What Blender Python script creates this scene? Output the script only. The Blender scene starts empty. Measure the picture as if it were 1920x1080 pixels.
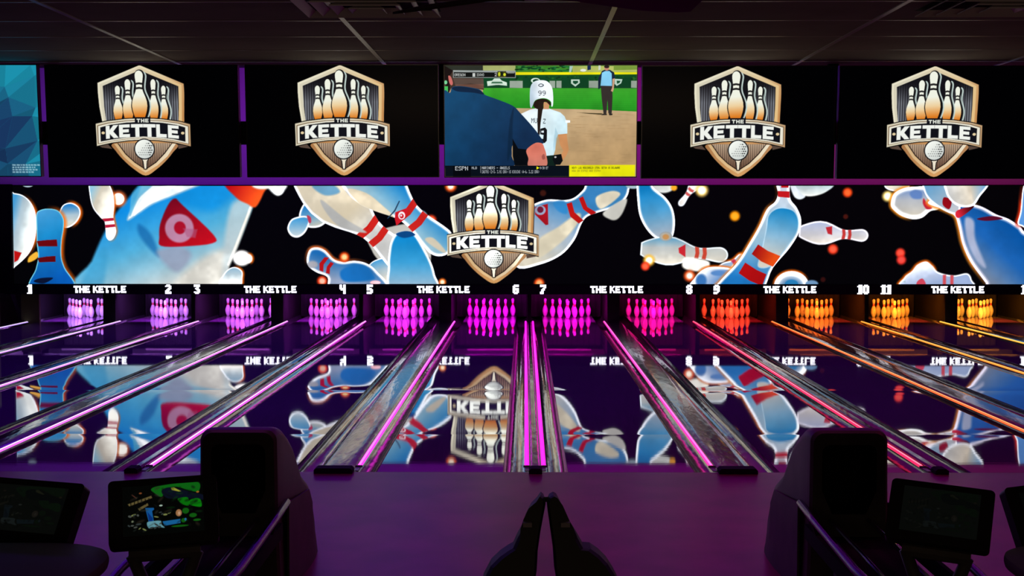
import bpy, bmesh, math, random
import numpy as np
from mathutils import Vector, Matrix
random.seed(7)
PI = math.pi
SC = bpy.context.scene
COL = SC.collection

# ------------------------------------------------------------------ camera
CAMX, CAMZ, FPX = -0.09, 2.154, 2780.0
PITCH, YAW = math.atan(138/FPX), math.atan(24/FPX)
cam_d = bpy.data.cameras.new('camera')
cam = bpy.data.objects.new('camera', cam_d); COL.objects.link(cam)
cam_d.sensor_width = 36.0
cam_d.lens = FPX/1920*36.0
cam_d.clip_start = 0.05; cam_d.clip_end = 200
cam.location = (CAMX, 0, CAMZ)
cam.rotation_euler = (PI/2-PITCH, 0, YAW)
SC.camera = cam

# ------------------------------------------------------------------ world and view
w = bpy.data.worlds.new('world'); SC.world = w; w.use_nodes = True
bg = w.node_tree.nodes['Background']
bg.inputs[0].default_value = (0.55, 0.35, 0.40, 1); bg.inputs[1].default_value = 0.0035
SC.view_settings.view_transform = 'Standard'
SC.view_settings.look = 'None'
SC.view_settings.exposure = 0.0
SC.view_settings.gamma = 1.0
SC.view_settings.use_curve_mapping = False

# ------------------------------------------------------------------ lamps of the place, and an added fill over the lanes
def area(name, loc, aim, sx, sy, col, power):
    d = bpy.data.lights.new(name, 'AREA'); d.shape = 'RECTANGLE'; d.size = sx; d.size_y = sy
    d.color = col; d.energy = power
    o = bpy.data.objects.new(name, d); COL.objects.link(o); o.location = loc
    o.rotation_euler = (Vector(aim)-Vector(loc)).to_track_quat('-Z', 'Y').to_euler()
    return o
# wash lights fixed behind the ceiling bulkhead, over the foul line: violet on one side, red on the other
# dim warm spill from the bar behind the camera
area('bar_spill', (0.0, -2.2, 1.7), (0.0, 6.0, 1.0), 5.0, 0.5, (1.0, 0.70, 0.46), 15)
WASH = [(-5.6, (0.36, 0.02, 0.95), 24), (-2.2, (0.60, 0.03, 0.62), 24), (1.0, (0.72, 0.01, 0.42), 24), (4.4, (0.90, 0.01, 0.26), 24)]
for i, (x, c, p) in enumerate(WASH):
    area('approach_wash', (x, 9.6, 3.7), (x, 10.6, 0), 1.6, 0.3, c, p*.72)
# colour wash on the wall above the video wall
WALLC = [(-8.4, (0.30, 0.02, 1.0)), (-5.05, (0.36, 0.02, 0.95)), (-1.7, (0.48, 0.01, 0.80)),
         (1.7, (0.66, 0.012, 0.58)), (5.05, (0.72, 0.02, 0.36)), (8.4, (0.78, 0.03, 0.26))]
for x, c in WALLC:
    area('wall_wash', (x, 27.2, 4.5), (x, 29.3, 3.0), 2.6, 0.15, c, 17)
# indigo fill lights added over the lanes to tint their dark areas
for y in (16.5, 21.0, 25.5):
    area('lane_fill', (-4.6, y, 4.4), (-4.6, y, 0), 8.0, 0.25, (0.20, 0.008, 1.0), 56)
    area('lane_fill', (4.6, y, 4.4), (4.6, y, 0), 8.0, 0.25, (0.42, 0.004, 0.74), 44)

LANE_CX = [-9.31, -7.54, -5.94, -4.17, -2.57, -0.80, 0.80, 2.57, 4.17, 5.94, 7.54, 9.31]
FOUL, HEADPIN = 12.32, 30.61
PINC = [(0.50, 0.20, 1.0), (0.55, 0.16, 1.0), (0.65, 0.12, 1.0), (0.72, 0.08, 1.0), (0.85, 0.03, 0.95), (1.0, 0.005, 0.97),
        (1.0, 0.005, 0.70), (1.0, 0.005, 0.32), (1.0, 0.05, 0.015), (1.0, 0.17, 0.010), (1.0, 0.24, 0.012), (1.0, 0.32, 0.02)]
for i, x in enumerate(LANE_CX):
    area('pin_deck_lamp', (x, 29.72, 0.655), (x, 31.1, 0.16), 0.95, 0.05, PINC[i], 92)

# ------------------------------------------------------------------ helpers
def fwd_right_up():
    R = cam.rotation_euler.to_matrix()
    return R @ Vector((0, 0, -1)), R @ Vector((1, 0, 0)), R @ Vector((0, 1, 0))
F_, R_, U_ = fwd_right_up()
def at(px, py, Y):
    d = F_ + R_*((px-960)/FPX) + U_*((540-py)/FPX)
    return Vector((CAMX, 0, CAMZ)) + d*(Y/d.y)

def s2l(c):
    c = np.asarray(c, dtype=np.float64)/255.0
    return np.where(c <= 0.04045, c/12.92, ((c+0.055)/1.055)**2.4)

def mat(name, color, rough=0.5, metal=0.0, spec=0.5, emit=None, estr=0.0, coat=0.0, bump=None, vary=None, ior=None):
    m = bpy.data.materials.new(name); m.use_nodes = True
    nt = m.node_tree; b = nt.nodes['Principled BSDF']
    b.inputs['Base Color'].default_value = (*color, 1); b.inputs['Roughness'].default_value = rough
    b.inputs['Metallic'].default_value = metal; b.inputs['Specular IOR Level'].default_value = spec
    if ior: b.inputs['IOR'].default_value = ior
    b.inputs['Coat Weight'].default_value = coat; b.inputs['Coat Roughness'].default_value = 0.03
    if emit: b.inputs['Emission Color'].default_value = (*emit, 1); b.inputs['Emission Strength'].default_value = estr
    if bump or vary:
        tc = nt.nodes.new('ShaderNodeTexCoord')
    if bump:
        sc, st, dist = bump
        mp = nt.nodes.new('ShaderNodeMapping'); mp.inputs['Scale'].default_value = sc
        nz = nt.nodes.new('ShaderNodeTexNoise'); nz.inputs['Scale'].default_value = 1.0; nz.inputs['Detail'].default_value = 2
        bp = nt.nodes.new('ShaderNodeBump'); bp.inputs['Strength'].default_value = st; bp.inputs['Distance'].default_value = dist
        nt.links.new(tc.outputs['Object'], mp.inputs[0]); nt.links.new(mp.outputs[0], nz.inputs['Vector'])
        nt.links.new(nz.outputs[0], bp.inputs['Height']); nt.links.new(bp.outputs[0], b.inputs['Normal'])
    if vary:
        sc, lo, hi = vary
        mp = nt.nodes.new('ShaderNodeMapping'); mp.inputs['Scale'].default_value = sc
        nz = nt.nodes.new('ShaderNodeTexNoise'); nz.inputs['Scale'].default_value = 1.0; nz.inputs['Detail'].default_value = 5
        cr = nt.nodes.new('ShaderNodeValToRGB'); cr.color_ramp.elements[0].position = 0.35; cr.color_ramp.elements[1].position = 0.65
        cr.color_ramp.elements[0].color = (*lo, 1); cr.color_ramp.elements[1].color = (*hi, 1)
        nt.links.new(tc.outputs['Object'], mp.inputs[0]); nt.links.new(mp.outputs[0], nz.inputs['Vector'])
        nt.links.new(nz.outputs[0], cr.inputs[0]); nt.links.new(cr.outputs[0], b.inputs['Base Color'])
    return m

def tag(o, label=None, cat=None, group=None, kind=None):
    if label: o['label'] = label
    if cat: o['category'] = cat
    if group: o['group'] = group
    if kind: o['kind'] = kind
    return o
def empty(name, loc=(0, 0, 0), rz=0):
    o = bpy.data.objects.new(name, None); COL.objects.link(o); o.location = loc; o.rotation_euler = (0, 0, rz)
    o.empty_display_size = 0.1
    return o
def link(name, me, parent=None, loc=(0, 0, 0)):
    o = bpy.data.objects.new(name, me); COL.objects.link(o); o.location = loc
    if parent: o.parent = parent
    return o
def obj(name, bm, mats, parent=None, loc=(0, 0, 0), smooth=False, bevel=0, seg=2):
    if bevel:
        bmesh.ops.bevel(bm, geom=[e for e in bm.edges if e.is_manifold and e.calc_face_angle(0) > 0.5], offset=bevel, segments=seg, affect='EDGES', clamp_overlap=True)
    bmesh.ops.recalc_face_normals(bm, faces=bm.faces[:])
    me = bpy.data.meshes.new(name); bm.to_mesh(me); bm.free()
    for m in (mats if isinstance(mats, (list, tuple)) else [mats]): me.materials.append(m)
    if smooth:
        me.shade_smooth() if smooth is True else me.shade_smooth()
        if smooth is not True:
            me.set_sharp_from_angle(angle=smooth)
    return link(name, me, parent, loc)
def box(bm, x0, x1, y0, y1, z0, z1):
    v = [bm.verts.new(p) for p in ((x0, y0, z0), (x1, y0, z0), (x1, y1, z0), (x0, y1, z0), (x0, y0, z1), (x1, y0, z1), (x1, y1, z1), (x0, y1, z1))]
    for f in ((0, 1, 2, 3), (4, 5, 6, 7), (0, 1, 5, 4), (1, 2, 6, 5), (2, 3, 7, 6), (3, 0, 4, 7)):
        bm.faces.new([v[i] for i in f])
    return v
def boxobj(name, dims, m, parent=None, bevel=0, loc=(0, 0, 0)):
    bm = bmesh.new(); box(bm, *dims); return obj(name, bm, m, parent, loc, bevel=bevel)
def tube(bm, pts, r, seg=10, cap=True):
    pts = [Vector(p) for p in pts]; rings = []
    for i, p in enumerate(pts):
        a = pts[max(i-1, 0)]; b = pts[min(i+1, len(pts)-1)]; t = (b-a).normalized()
        n = t.cross(Vector((0, 0, 1)));
        if n.length < 1e-3: n = t.cross(Vector((1, 0, 0)))
        n.normalize(); q = t.cross(n)
        rr = r[i] if isinstance(r, (list, tuple)) else r
        rings.append([bm.verts.new(p+n*math.cos(2*PI*k/seg)*rr+q*math.sin(2*PI*k/seg)*rr) for k in range(seg)])
    for A, B in zip(rings, rings[1:]):
        for k in range(seg): bm.faces.new((A[k], A[(k+1) % seg], B[(k+1) % seg], B[k]))
    if cap: bm.faces.new(rings[0]); bm.faces.new(rings[-1])
def prism(bm, prof, y0, y1, ax='y'):
    """closed profile (u, z) swept along y (or x)"""
    mk = (lambda u, t, z: (u, t, z)) if ax == 'y' else (lambda u, t, z: (t, u, z))
    A = [bm.verts.new(mk(u, y0, z)) for u, z in prof]; B = [bm.verts.new(mk(u, y1, z)) for u, z in prof]
    n = len(prof)
    for i in range(n): bm.faces.new((A[i], A[(i+1) % n], B[(i+1) % n], B[i]))
    bm.faces.new(A); bm.faces.new(B)
def rrect(w, h, r, n=5):
    """rounded rectangle outline centred at 0"""
    out = []
    for cx, cy, a0 in ((w/2-r, h/2-r, 0), (-w/2+r, h/2-r, 90), (-w/2+r, -h/2+r, 180), (w/2-r, -h/2+r, 270)):
        for k in range(n+1):
            a = math.radians(a0+90*k/n); out.append((cx+r*math.cos(a), cy+r*math.sin(a)))
    return out

# ------------------------------------------------------------------ painter for what the screens show
def catmull(pts, n=6):
    P = np.array(pts, float); N = len(P); out = []
    for i in range(N):
        p0, p1, p2, p3 = P[i-1], P[i], P[(i+1) % N], P[(i+2) % N]
        for k in range(n):
            t = k/n
            out.append(0.5*((2*p1)+(-p0+p2)*t+(2*p0-5*p1+4*p2-p3)*t*t+(-p0+3*p1-3*p2+p3)*t**3))
    return np.array(out)
def ellipse(cx, cy, rx, ry, rot=0, n=36):
    a = np.linspace(0, 2*PI, n, endpoint=False); x = rx*np.cos(a); y = ry*np.sin(a); c, s = math.cos(rot), math.sin(rot)
    return np.stack([cx+x*c-y*s, cy+x*s+y*c], 1)
def lin(p0, c0, p1, c1, pm=None, cm=None):
    p0 = np.array(p0, float); p1 = np.array(p1, float); d = p1-p0; L = (d*d).sum()
    def f(x, y):
        t = np.clip(((x-p0[0])*d[0]+(y-p0[1])*d[1])/L, 0, 1)[..., None]
        if cm is None: return np.array(c0)*(1-t)+np.array(c1)*t
        a = np.clip(t/pm, 0, 1); b = np.clip((t-pm)/(1-pm), 0, 1)
        return np.array(c0)*(1-a)+np.array(cm)*a*(1-b)+np.array(c1)*b
    return f
PROF = [(0, .0675), (.05, .094), (.15, .130), (.225, .150), (.30, .159), (.39, .152), (.48, .123), (.575, .082), (.625, .0657), (.667, .060), (.725, .0623), (.783, .0697), (.842, .080), (.90, .085), (.94, .080), (.97, .062), (.99, .036), (1.0, .0)]
class Canvas:
    def __init__(s, x0, y0, x1, y1, res, bgc=(0, 0, 0)):
        s.nx = int((x1-x0)*res)+1; s.ny = int((y1-y0)*res)+1
        s.x = np.linspace(x0, x1, s.nx); s.y = np.linspace(y0, y1, s.ny); s.box = (x0, y0, x1, y1)
        s.a = np.zeros((s.ny, s.nx, 3)); s.a[:] = bgc; s.tf = (0, 0, 1, 1); s.px = 1/res
    def put(s, pts, fill, blur=None, rim=0, rimc=(240, 245, 255), clip=None, op=1.0, fringe=None, hole=None):
        ox, oy, sx, sy = s.tf
        P = np.array(pts, float)*(sx, sy)+(ox, oy)
        bl = max((blur or 0)*sx, s.px*1.1); m = bl+1+(fringe[0]*sx if fringe else 0)
        i0, i1 = np.searchsorted(s.x, P[:, 0].min()-m), np.searchsorted(s.x, P[:, 0].max()+m)
        j0, j1 = np.searchsorted(s.y, P[:, 1].min()-m), np.searchsorted(s.y, P[:, 1].max()+m)
        if i1 <= i0 or j1 <= j0: return None
        X, Y = np.meshgrid(s.x[i0:i1], s.y[j0:j1])
        d2 = np.full(X.shape, 1e18); ins = np.zeros(X.shape, bool)
        for k in range(len(P)):
            (ax, ay), (bx, by) = P[k-1], P[k]
            ex, ey = bx-ax, by-ay; L = ex*ex+ey*ey
            if L < 1e-12: continue
            t = np.clip(((X-ax)*ex+(Y-ay)*ey)/L, 0, 1)
            d2 = np.minimum(d2, (X-ax-t*ex)**2+(Y-ay-t*ey)**2)
            if ay != by:
                ins ^= ((Y < ay) != (Y < by)) & (X < (bx-ax)*(Y-ay)/(by-ay)+ax)
        sd = np.where(ins, 1, -1)*np.sqrt(d2)
        al = np.clip(0.5+sd/bl, 0, 1); al = al*al*(3-2*al)*op
        full = np.zeros(s.a.shape[:2]); full[j0:j1, i0:i1] = al
        if clip is not None: al = al*clip[j0:j1, i0:i1]; full = full*clip
        col = fill((X-ox)/sx, (Y-oy)/sy) if callable(fill) else np.broadcast_to(np.array(fill, float), X.shape+(3,))
        if fringe:      # coloured halo outside of one side: width, colour, direction
            fw, fc, fd = fringe
            cx, cy = P.mean(0)
            side = np.clip(((X-cx)*fd[0]+(Y-cy)*fd[1])/(np.hypot(X-cx, Y-cy)+1e-6)*1.6, 0, 1)
            h = np.clip(1-np.abs(sd)/(fw*sx), 0, 1)*side
            if clip is not None: h = h*clip[j0:j1, i0:i1]
            sub = s.a[j0:j1, i0:i1]; sub[:] = sub*(1-h[..., None])+np.array(fc, float)*h[..., None]
        if rim:
            r = np.clip(1-(sd-rim*sx*0.6)/(rim*sx*0.8), 0, 1)[..., None]; col = col*(1-r)+np.array(rimc, float)*r
        sub = s.a[j0:j1, i0:i1]; sub[:] = sub*(1-al[..., None])+col*al[..., None]
        return full
    def dot(s, x, y, r, c, core=None):
        s.put(ellipse(x, y, r*1.15, r*1.15), c, blur=r*0.9)
        if core: s.put(ellipse(x, y, r*.7, r*.7), core, blur=r*0.7)
    def pin(s, base, head, fill, wk=1.0, rim=2.5, rimc=(238, 243, 255), blur=1.0, stripes=((.615, .66), (.70, .745)), sc=(190, 20, 20), fringe=None, emb=None, clip=None):
        b = np.array(base, float); h = np.array(head, float); d = h-b; H = np.hypot(*d); u = d/H; n = np.array((-u[1], u[0]))
        T = np.array([p[0] for p in PROF]); Rr = np.array([p[1] for p in PROF])*wk
        tt = np.concatenate([np.linspace(0, .9, 22), .9+.1*np.sin(np.linspace(0.1, PI/2, 8))])
        rr = np.interp(tt, T, Rr); rr[-8:] = .085*wk*np.sqrt(np.clip(1-((tt[-8:]-.9)/.1)**2, 0, 1))
        pts = [b+u*t*H+n*r*H for t, r in zip(tt, rr)]+[b+u*t*H-n*r*H for t, r in zip(tt[::-1], rr[::-1])]
        cl = s.put(pts, fill, blur=blur, rim=rim, rimc=rimc, fringe=fringe, clip=clip)
        if cl is None: return None
        for t0, t1 in stripes:
            w = .075*wk*H; q = [b+u*t0*H+n*w, b+u*t0*H+u*.012*H*1, b+u*t0*H-n*w, b+u*t1*H-n*w, b+u*t1*H+u*.012*H, b+u*t1*H+n*w]
            s.put(q, sc, blur=max(blur, .8), clip=cl, op=.93)
        return cl
    def mottle(s, amp, cell, seed=5):
        """soft unevenness over the lit parts of the picture"""
        r = np.random.RandomState(seed)
        for k in (1, 3):
            gx, gy = max(2, int((s.box[2]-s.box[0])/cell*k)), max(2, int((s.box[3]-s.box[1])/cell*k)); g = r.uniform(-1, 1, (gy+1, gx+1))
            X = np.linspace(0, gx-1e-3, s.nx); Y = np.linspace(0, gy-1e-3, s.ny); i = X.astype(int); j = Y.astype(int)
            u = (X-i); v = (Y-j)[:, None]; u = u*u*(3-2*u); v = v*v*(3-2*v); J = j[:, None]
            n = (g[J, i]*(1-u)+g[J, i+1]*u)*(1-v)+(g[J+1, i]*(1-u)+g[J+1, i+1]*u)*v
            s.a *= (1+amp/k*n)[..., None]
    def mesh(s, name, w, h, material, gain=0.0):
        """grid in the xz plane, w x h metres, centred, facing -y, one vertex per painted sample"""
        nx, ny = s.nx, s.ny
        gx, gz = np.meshgrid(np.linspace(-w/2, w/2, nx), np.linspace(h/2, -h/2, ny))
        co = np.stack([gx, np.zeros_like(gx), gz], 2).reshape(-1, 3).astype(np.float32)
        idx = np.arange(nx*ny).reshape(ny, nx)
        q = np.stack([idx[1:, :-1], idx[1:, 1:], idx[:-1, 1:], idx[:-1, :-1]], 2).reshape(-1, 4).astype(np.int32)
        me = bpy.data.meshes.new(name)
        me.vertices.add(len(co)); me.vertices.foreach_set('co', co.ravel())
        me.loops.add(q.size); me.loops.foreach_set('vertex_index', q.ravel())
        me.polygons.add(len(q)); me.polygons.foreach_set('loop_start', np.arange(0, q.size, 4, dtype=np.int32))
        me.update(calc_edges=True)
        L = s2l(np.clip(s.a, 0, 255)); lum = L.mean(2, keepdims=True)
        L = L*(1+gain*np.clip((lum-.62)/.25, 0, 1))
        rgba = np.concatenate([L, np.ones((ny, nx, 1))], 2).reshape(-1, 4).astype(np.float32)
        at_ = me.color_attributes.new('picture', 'FLOAT_COLOR', 'POINT'); at_.data.foreach_set('color', rgba.ravel())
        me.materials.append(material)
        return me
def screen_mat(name, strength, rough=0.25, spec=0.3):
    m = bpy.data.materials.new(name); m.use_nodes = True; nt = m.node_tree; b = nt.nodes['Principled BSDF']
    b.inputs['Base Color'].default_value = (0.001, 0.001, 0.0012, 1); b.inputs['Roughness'].default_value = rough
    b.inputs['Specular IOR Level'].default_value = spec
    a = nt.nodes.new('ShaderNodeAttribute'); a.attribute_name = 'picture'
    nt.links.new(a.outputs['Color'], b.inputs['Emission Color']); b.inputs['Emission Strength'].default_value = strength
    return m

# letters: outlines in a unit box, y down
GL = {'K': [(0, 0), (.3, 0), (.3, .36), (.6, 0), (1, 0), (.58, .48), (1, 1), (.62, 1), (.3, .64), (.3, 1), (0, 1)],
      'E': [(0, 0), (.95, 0), (.95, .24), (.33, .24), (.33, .38), (.86, .38), (.86, .62), (.33, .62), (.33, .76), (.95, .76), (.95, 1), (0, 1)],
      'T': [(0, 0), (1, 0), (1, .26), (.66, .26), (.66, 1), (.34, 1), (.34, .26), (0, .26)],
      'L': [(0, 0), (.34, 0), (.34, .74), (.95, .74), (.95, 1), (0, 1)],
      'H': [(0, 0), (.32, 0), (.32, .37), (.68, .37), (.68, 0), (1, 0), (1, 1), (.68, 1), (.68, .63), (.32, .63), (.32, 1), (0, 1)]}
F57 = {'A': '7E1111117E', 'B': '7F49494936', 'C': '3E41414122', 'D': '7F4141221C', 'E': '7F49494941', 'F': '7F09090901', 'G': '3E4149497A', 'H': '7F0808087F', 'I': '00417F4100',
       'K': '7F08142241', 'L': '7F40404040', 'M': '7F020C027F', 'N': '7F0408107F', 'O': '3E4141413E', 'P': '7F09090906', 'R': '7F09192946', 'S': '4649494931', 'T': '01017F0101',
       'U': '3F4040403F', 'V': '1F2040201F', 'W': '3F4038403F', 'X': '6314081463', 'Y': '0708700807', 'Z': '6151494543', '0': '3E5149453E', '1': '00427F4000', '2': '4261514946',
       '3': '2141454B31', '4': '1814127F10', '5': '2745454539', '6': '3C4A494930', '7': '0171090503', '8': '3649494936', '9': '064949291E', ' ': '0000000000', '.': '0060600000',
       ',': '0050300000', '-': '0808080808', '(': '001C224100', ')': '0041221C00', ':': '0036360000', '+': '08083E0808', '/': '2010080402'}
def text57(c, txt, x, y, h, color, wf=1.0, op=1.0):
    p = h/7
    for ch in txt:
        hx = F57.get(ch, '0000000000')
        for k in range(5):
            col = int(hx[2*k:2*k+2], 16)
            r = 0
            while r < 7:
                if col >> r & 1:
                    r1 = r
                    while r1 < 7 and col >> r1 & 1: r1 += 1
                    x0 = x+k*p*wf; c.put([(x0, y+r*p), (x0+p*wf*1.05, y+r*p), (x0+p*wf*1.05, y+r1*p), (x0, y+r1*p)], color, op=op)
                    r = r1
                else: r += 1
        x += 6*p*wf
# ------------------------------------------------------------------ the crest (shield with pins, banner and golf ball)
def crest(c, ox, oy, sx, sy):
    c.tf = (ox, oy, sx, sy)
    cream, tan = (232, 226, 200), (196, 140, 84)
    c.put([(36, 208), (418, 54), (809, 217), (812, 300), (804, 565), (66, 565), (44, 420), (36, 300)], (12, 10, 12), blur=8)
    c.put([(42, 213), (418, 60), (803, 222), (806, 300), (798, 560), (72, 560), (50, 420), (42, 300)], lin((200, 200), cream, (820, 420), tan, .55, (226, 205, 165)))
    c.put([(60, 225), (418, 78), (784, 232), (784, 300), (778, 560), (88, 560), (68, 420), (60, 300)], lin((200, 200), (214, 208, 184), (820, 420), (228, 190, 130)))
    def grain(x, y):
        k = (np.sin(x*2*PI/21)*.5+.5)[..., None]; s = np.clip((y-200)/180, 0, 1)[..., None]*np.clip(np.abs(x-425)/230-.35, 0, 1)[..., None]
        return np.array((20, 19, 24))+(np.array((92, 98, 102))*k+30)*s*.95
    c.put([(86, 240), (418, 104), (756, 243), (756, 400), (748, 560), (108, 560), (92, 420)], grain)
    low = catmull([(150, 748), (180, 806), (240, 880), (330, 962), (440, 1025), (545, 965), (630, 890), (690, 820), (735, 755), (600, 720), (300, 720)], 4)
    c.put(low, lin((150, 750), (170, 120, 75), (735, 800), (176, 128, 86), .55, (214, 160, 100)))
    c.put([(168, 745), (250, 860), (340, 940), (440, 1000), (545, 938), (640, 855), (718, 745)], lin((160, 750), (212, 178, 130), (720, 760), (236, 228, 205), .45, (226, 190, 140)))
    def wood(x, y):
        k = (np.sin(x*2*PI/19)*.5+.5)[..., None]; t = np.clip((y-740)/230, 0, 1)[..., None]
        return (np.array((205, 178, 150))*(1-t)+np.array((110, 76, 58))*t)*(0.62+0.38*k)
    c.put([(196, 740), (265, 838), (345, 912), (440, 976), (538, 912), (620, 830), (688, 740)], (40, 28, 24))
    c.put([(206, 740), (272, 832), (350, 905), (440, 966), (532, 905), (612, 825), (680, 740)], wood)
    # pins
    def p5(x, top, H, wk):
        base, head = (x, top+H), (x, top)
        c.pin((x+30, top+H+8), (x+30, top+6), (16, 15, 18), wk*1.05, rim=13, rimc=(196, 214, 208), stripes=(), blur=3)
        c.pin((x+6, top+H+10), (x+6, top-9), (14, 13, 16), wk*1.16, rim=0, stripes=(), blur=3)
        c.pin(base, head, lin((x, top+H*.5), (240, 243, 228), (x+14, top+H*.90), (220, 122, 32), .45, (238, 208, 158)), wk, rim=0, stripes=((.625, .665), (.715, .755)), sc=(20, 18, 20), blur=2)
    p5(215, 238, 318, .82); p5(622, 238, 318, .74); p5(306, 182, 378, .80); p5(532, 182, 378, .70); p5(408, 106, 440, .97)
    # banner
    c.put([(15, 755), (112, 748), (150, 790), (60, 778)], (88, 70, 60)); c.put([(735, 752), (850, 765), (740, 790)], (88, 70, 60))
    top = [(12, 570), (120, 547), (280, 528), (430, 522), (600, 530), (760, 552), (850, 575)]
    bot = [(850, 768), (800, 755), (700, 732), (560, 714), (430, 708), (290, 716), (150, 735), (15, 764)]
    c.put([(x, y-8) for x, y in top]+[(x, y+8) for x, y in bot], (14, 12, 12), blur=5)
    c.put(top+bot, lin((0, 560), (214, 205, 178), (860, 700), (188, 150, 108), .5, (236, 230, 208)))
    c.put([(24, 584), (120, 560), (280, 541), (430, 535), (600, 543), (750, 563), (838, 588), (838, 752), (700, 720), (560, 702), (430, 696), (290, 704), (150, 722), (24, 748)], (120, 96, 70))
    c.put([(32, 590), (120, 568), (280, 548), (430, 541), (600, 549), (740, 568), (830, 594), (830, 745), (700, 716), (560, 698), (430, 692), (290, 700), (150, 718), (32, 742)], (234, 230, 212))
    c.put([(50, 602), (130, 580), (280, 560), (430, 552), (600, 561), (730, 580), (806, 602), (804, 728), (700, 705), (560, 688), (430, 682), (290, 690), (150, 708), (50, 726)], (17, 18, 26))
    c.put([(360, 512), (498, 512), (498, 566), (360, 566)], (17, 18, 26), blur=3)
    for k, ch in enumerate('THE'):
        c.put([(376+k*38+u*32, 526+v*32) for u, v in GL[ch]], (222, 226, 214))
    xs = [(100, 112), (218, 100), (325, 110), (432, 110), (548, 96), (652, 100)]
    wq = lambda x, y: (x, y+((x-430)/330)**2*18)
    for (x, wd), ch in zip(xs, 'KETTLE'):
        c.put([wq(x+u*wd-3, 570+v*116) for u, v in GL[ch]], (120, 120, 116))
        c.put([wq(x+u*wd, 572+v*112) for u, v in GL[ch]], (240, 243, 236))
    c.put(ellipse(75, 650, 15, 12), (226, 205, 160)); c.put(ellipse(782, 652, 15, 12), (226, 205, 160))
    # golf ball on a tee
    c.put([(400, 872), (478, 872), (462, 900), (456, 972), (424, 972), (416, 900)], (24, 20, 20), blur=3)
    c.put([(410, 872), (470, 872), (453, 900), (447, 965), (432, 965), (425, 900)], (236, 226, 204))
    c.put(ellipse(437, 792, 93, 93), (20, 20, 24), blur=3)
    c.put(ellipse(437, 792, 83, 83), lin((390, 740), (244, 248, 240), (490, 850), (206, 212, 208)))
    for j in range(6):
        for i in range(7):
            x, y = 385+i*18+(j % 2)*9, 742+j*20
            if (x-437)**2+(y-792)**2 < 74**2 and (i+j > 3): c.put(ellipse(x, y, 5+(i > 4)*2.5, 3.5+(i > 4)*1.5, n=10), (110, 112, 112) if i < 5 else (40, 40, 44))
    c.tf = (0, 0, 1, 1)

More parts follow.
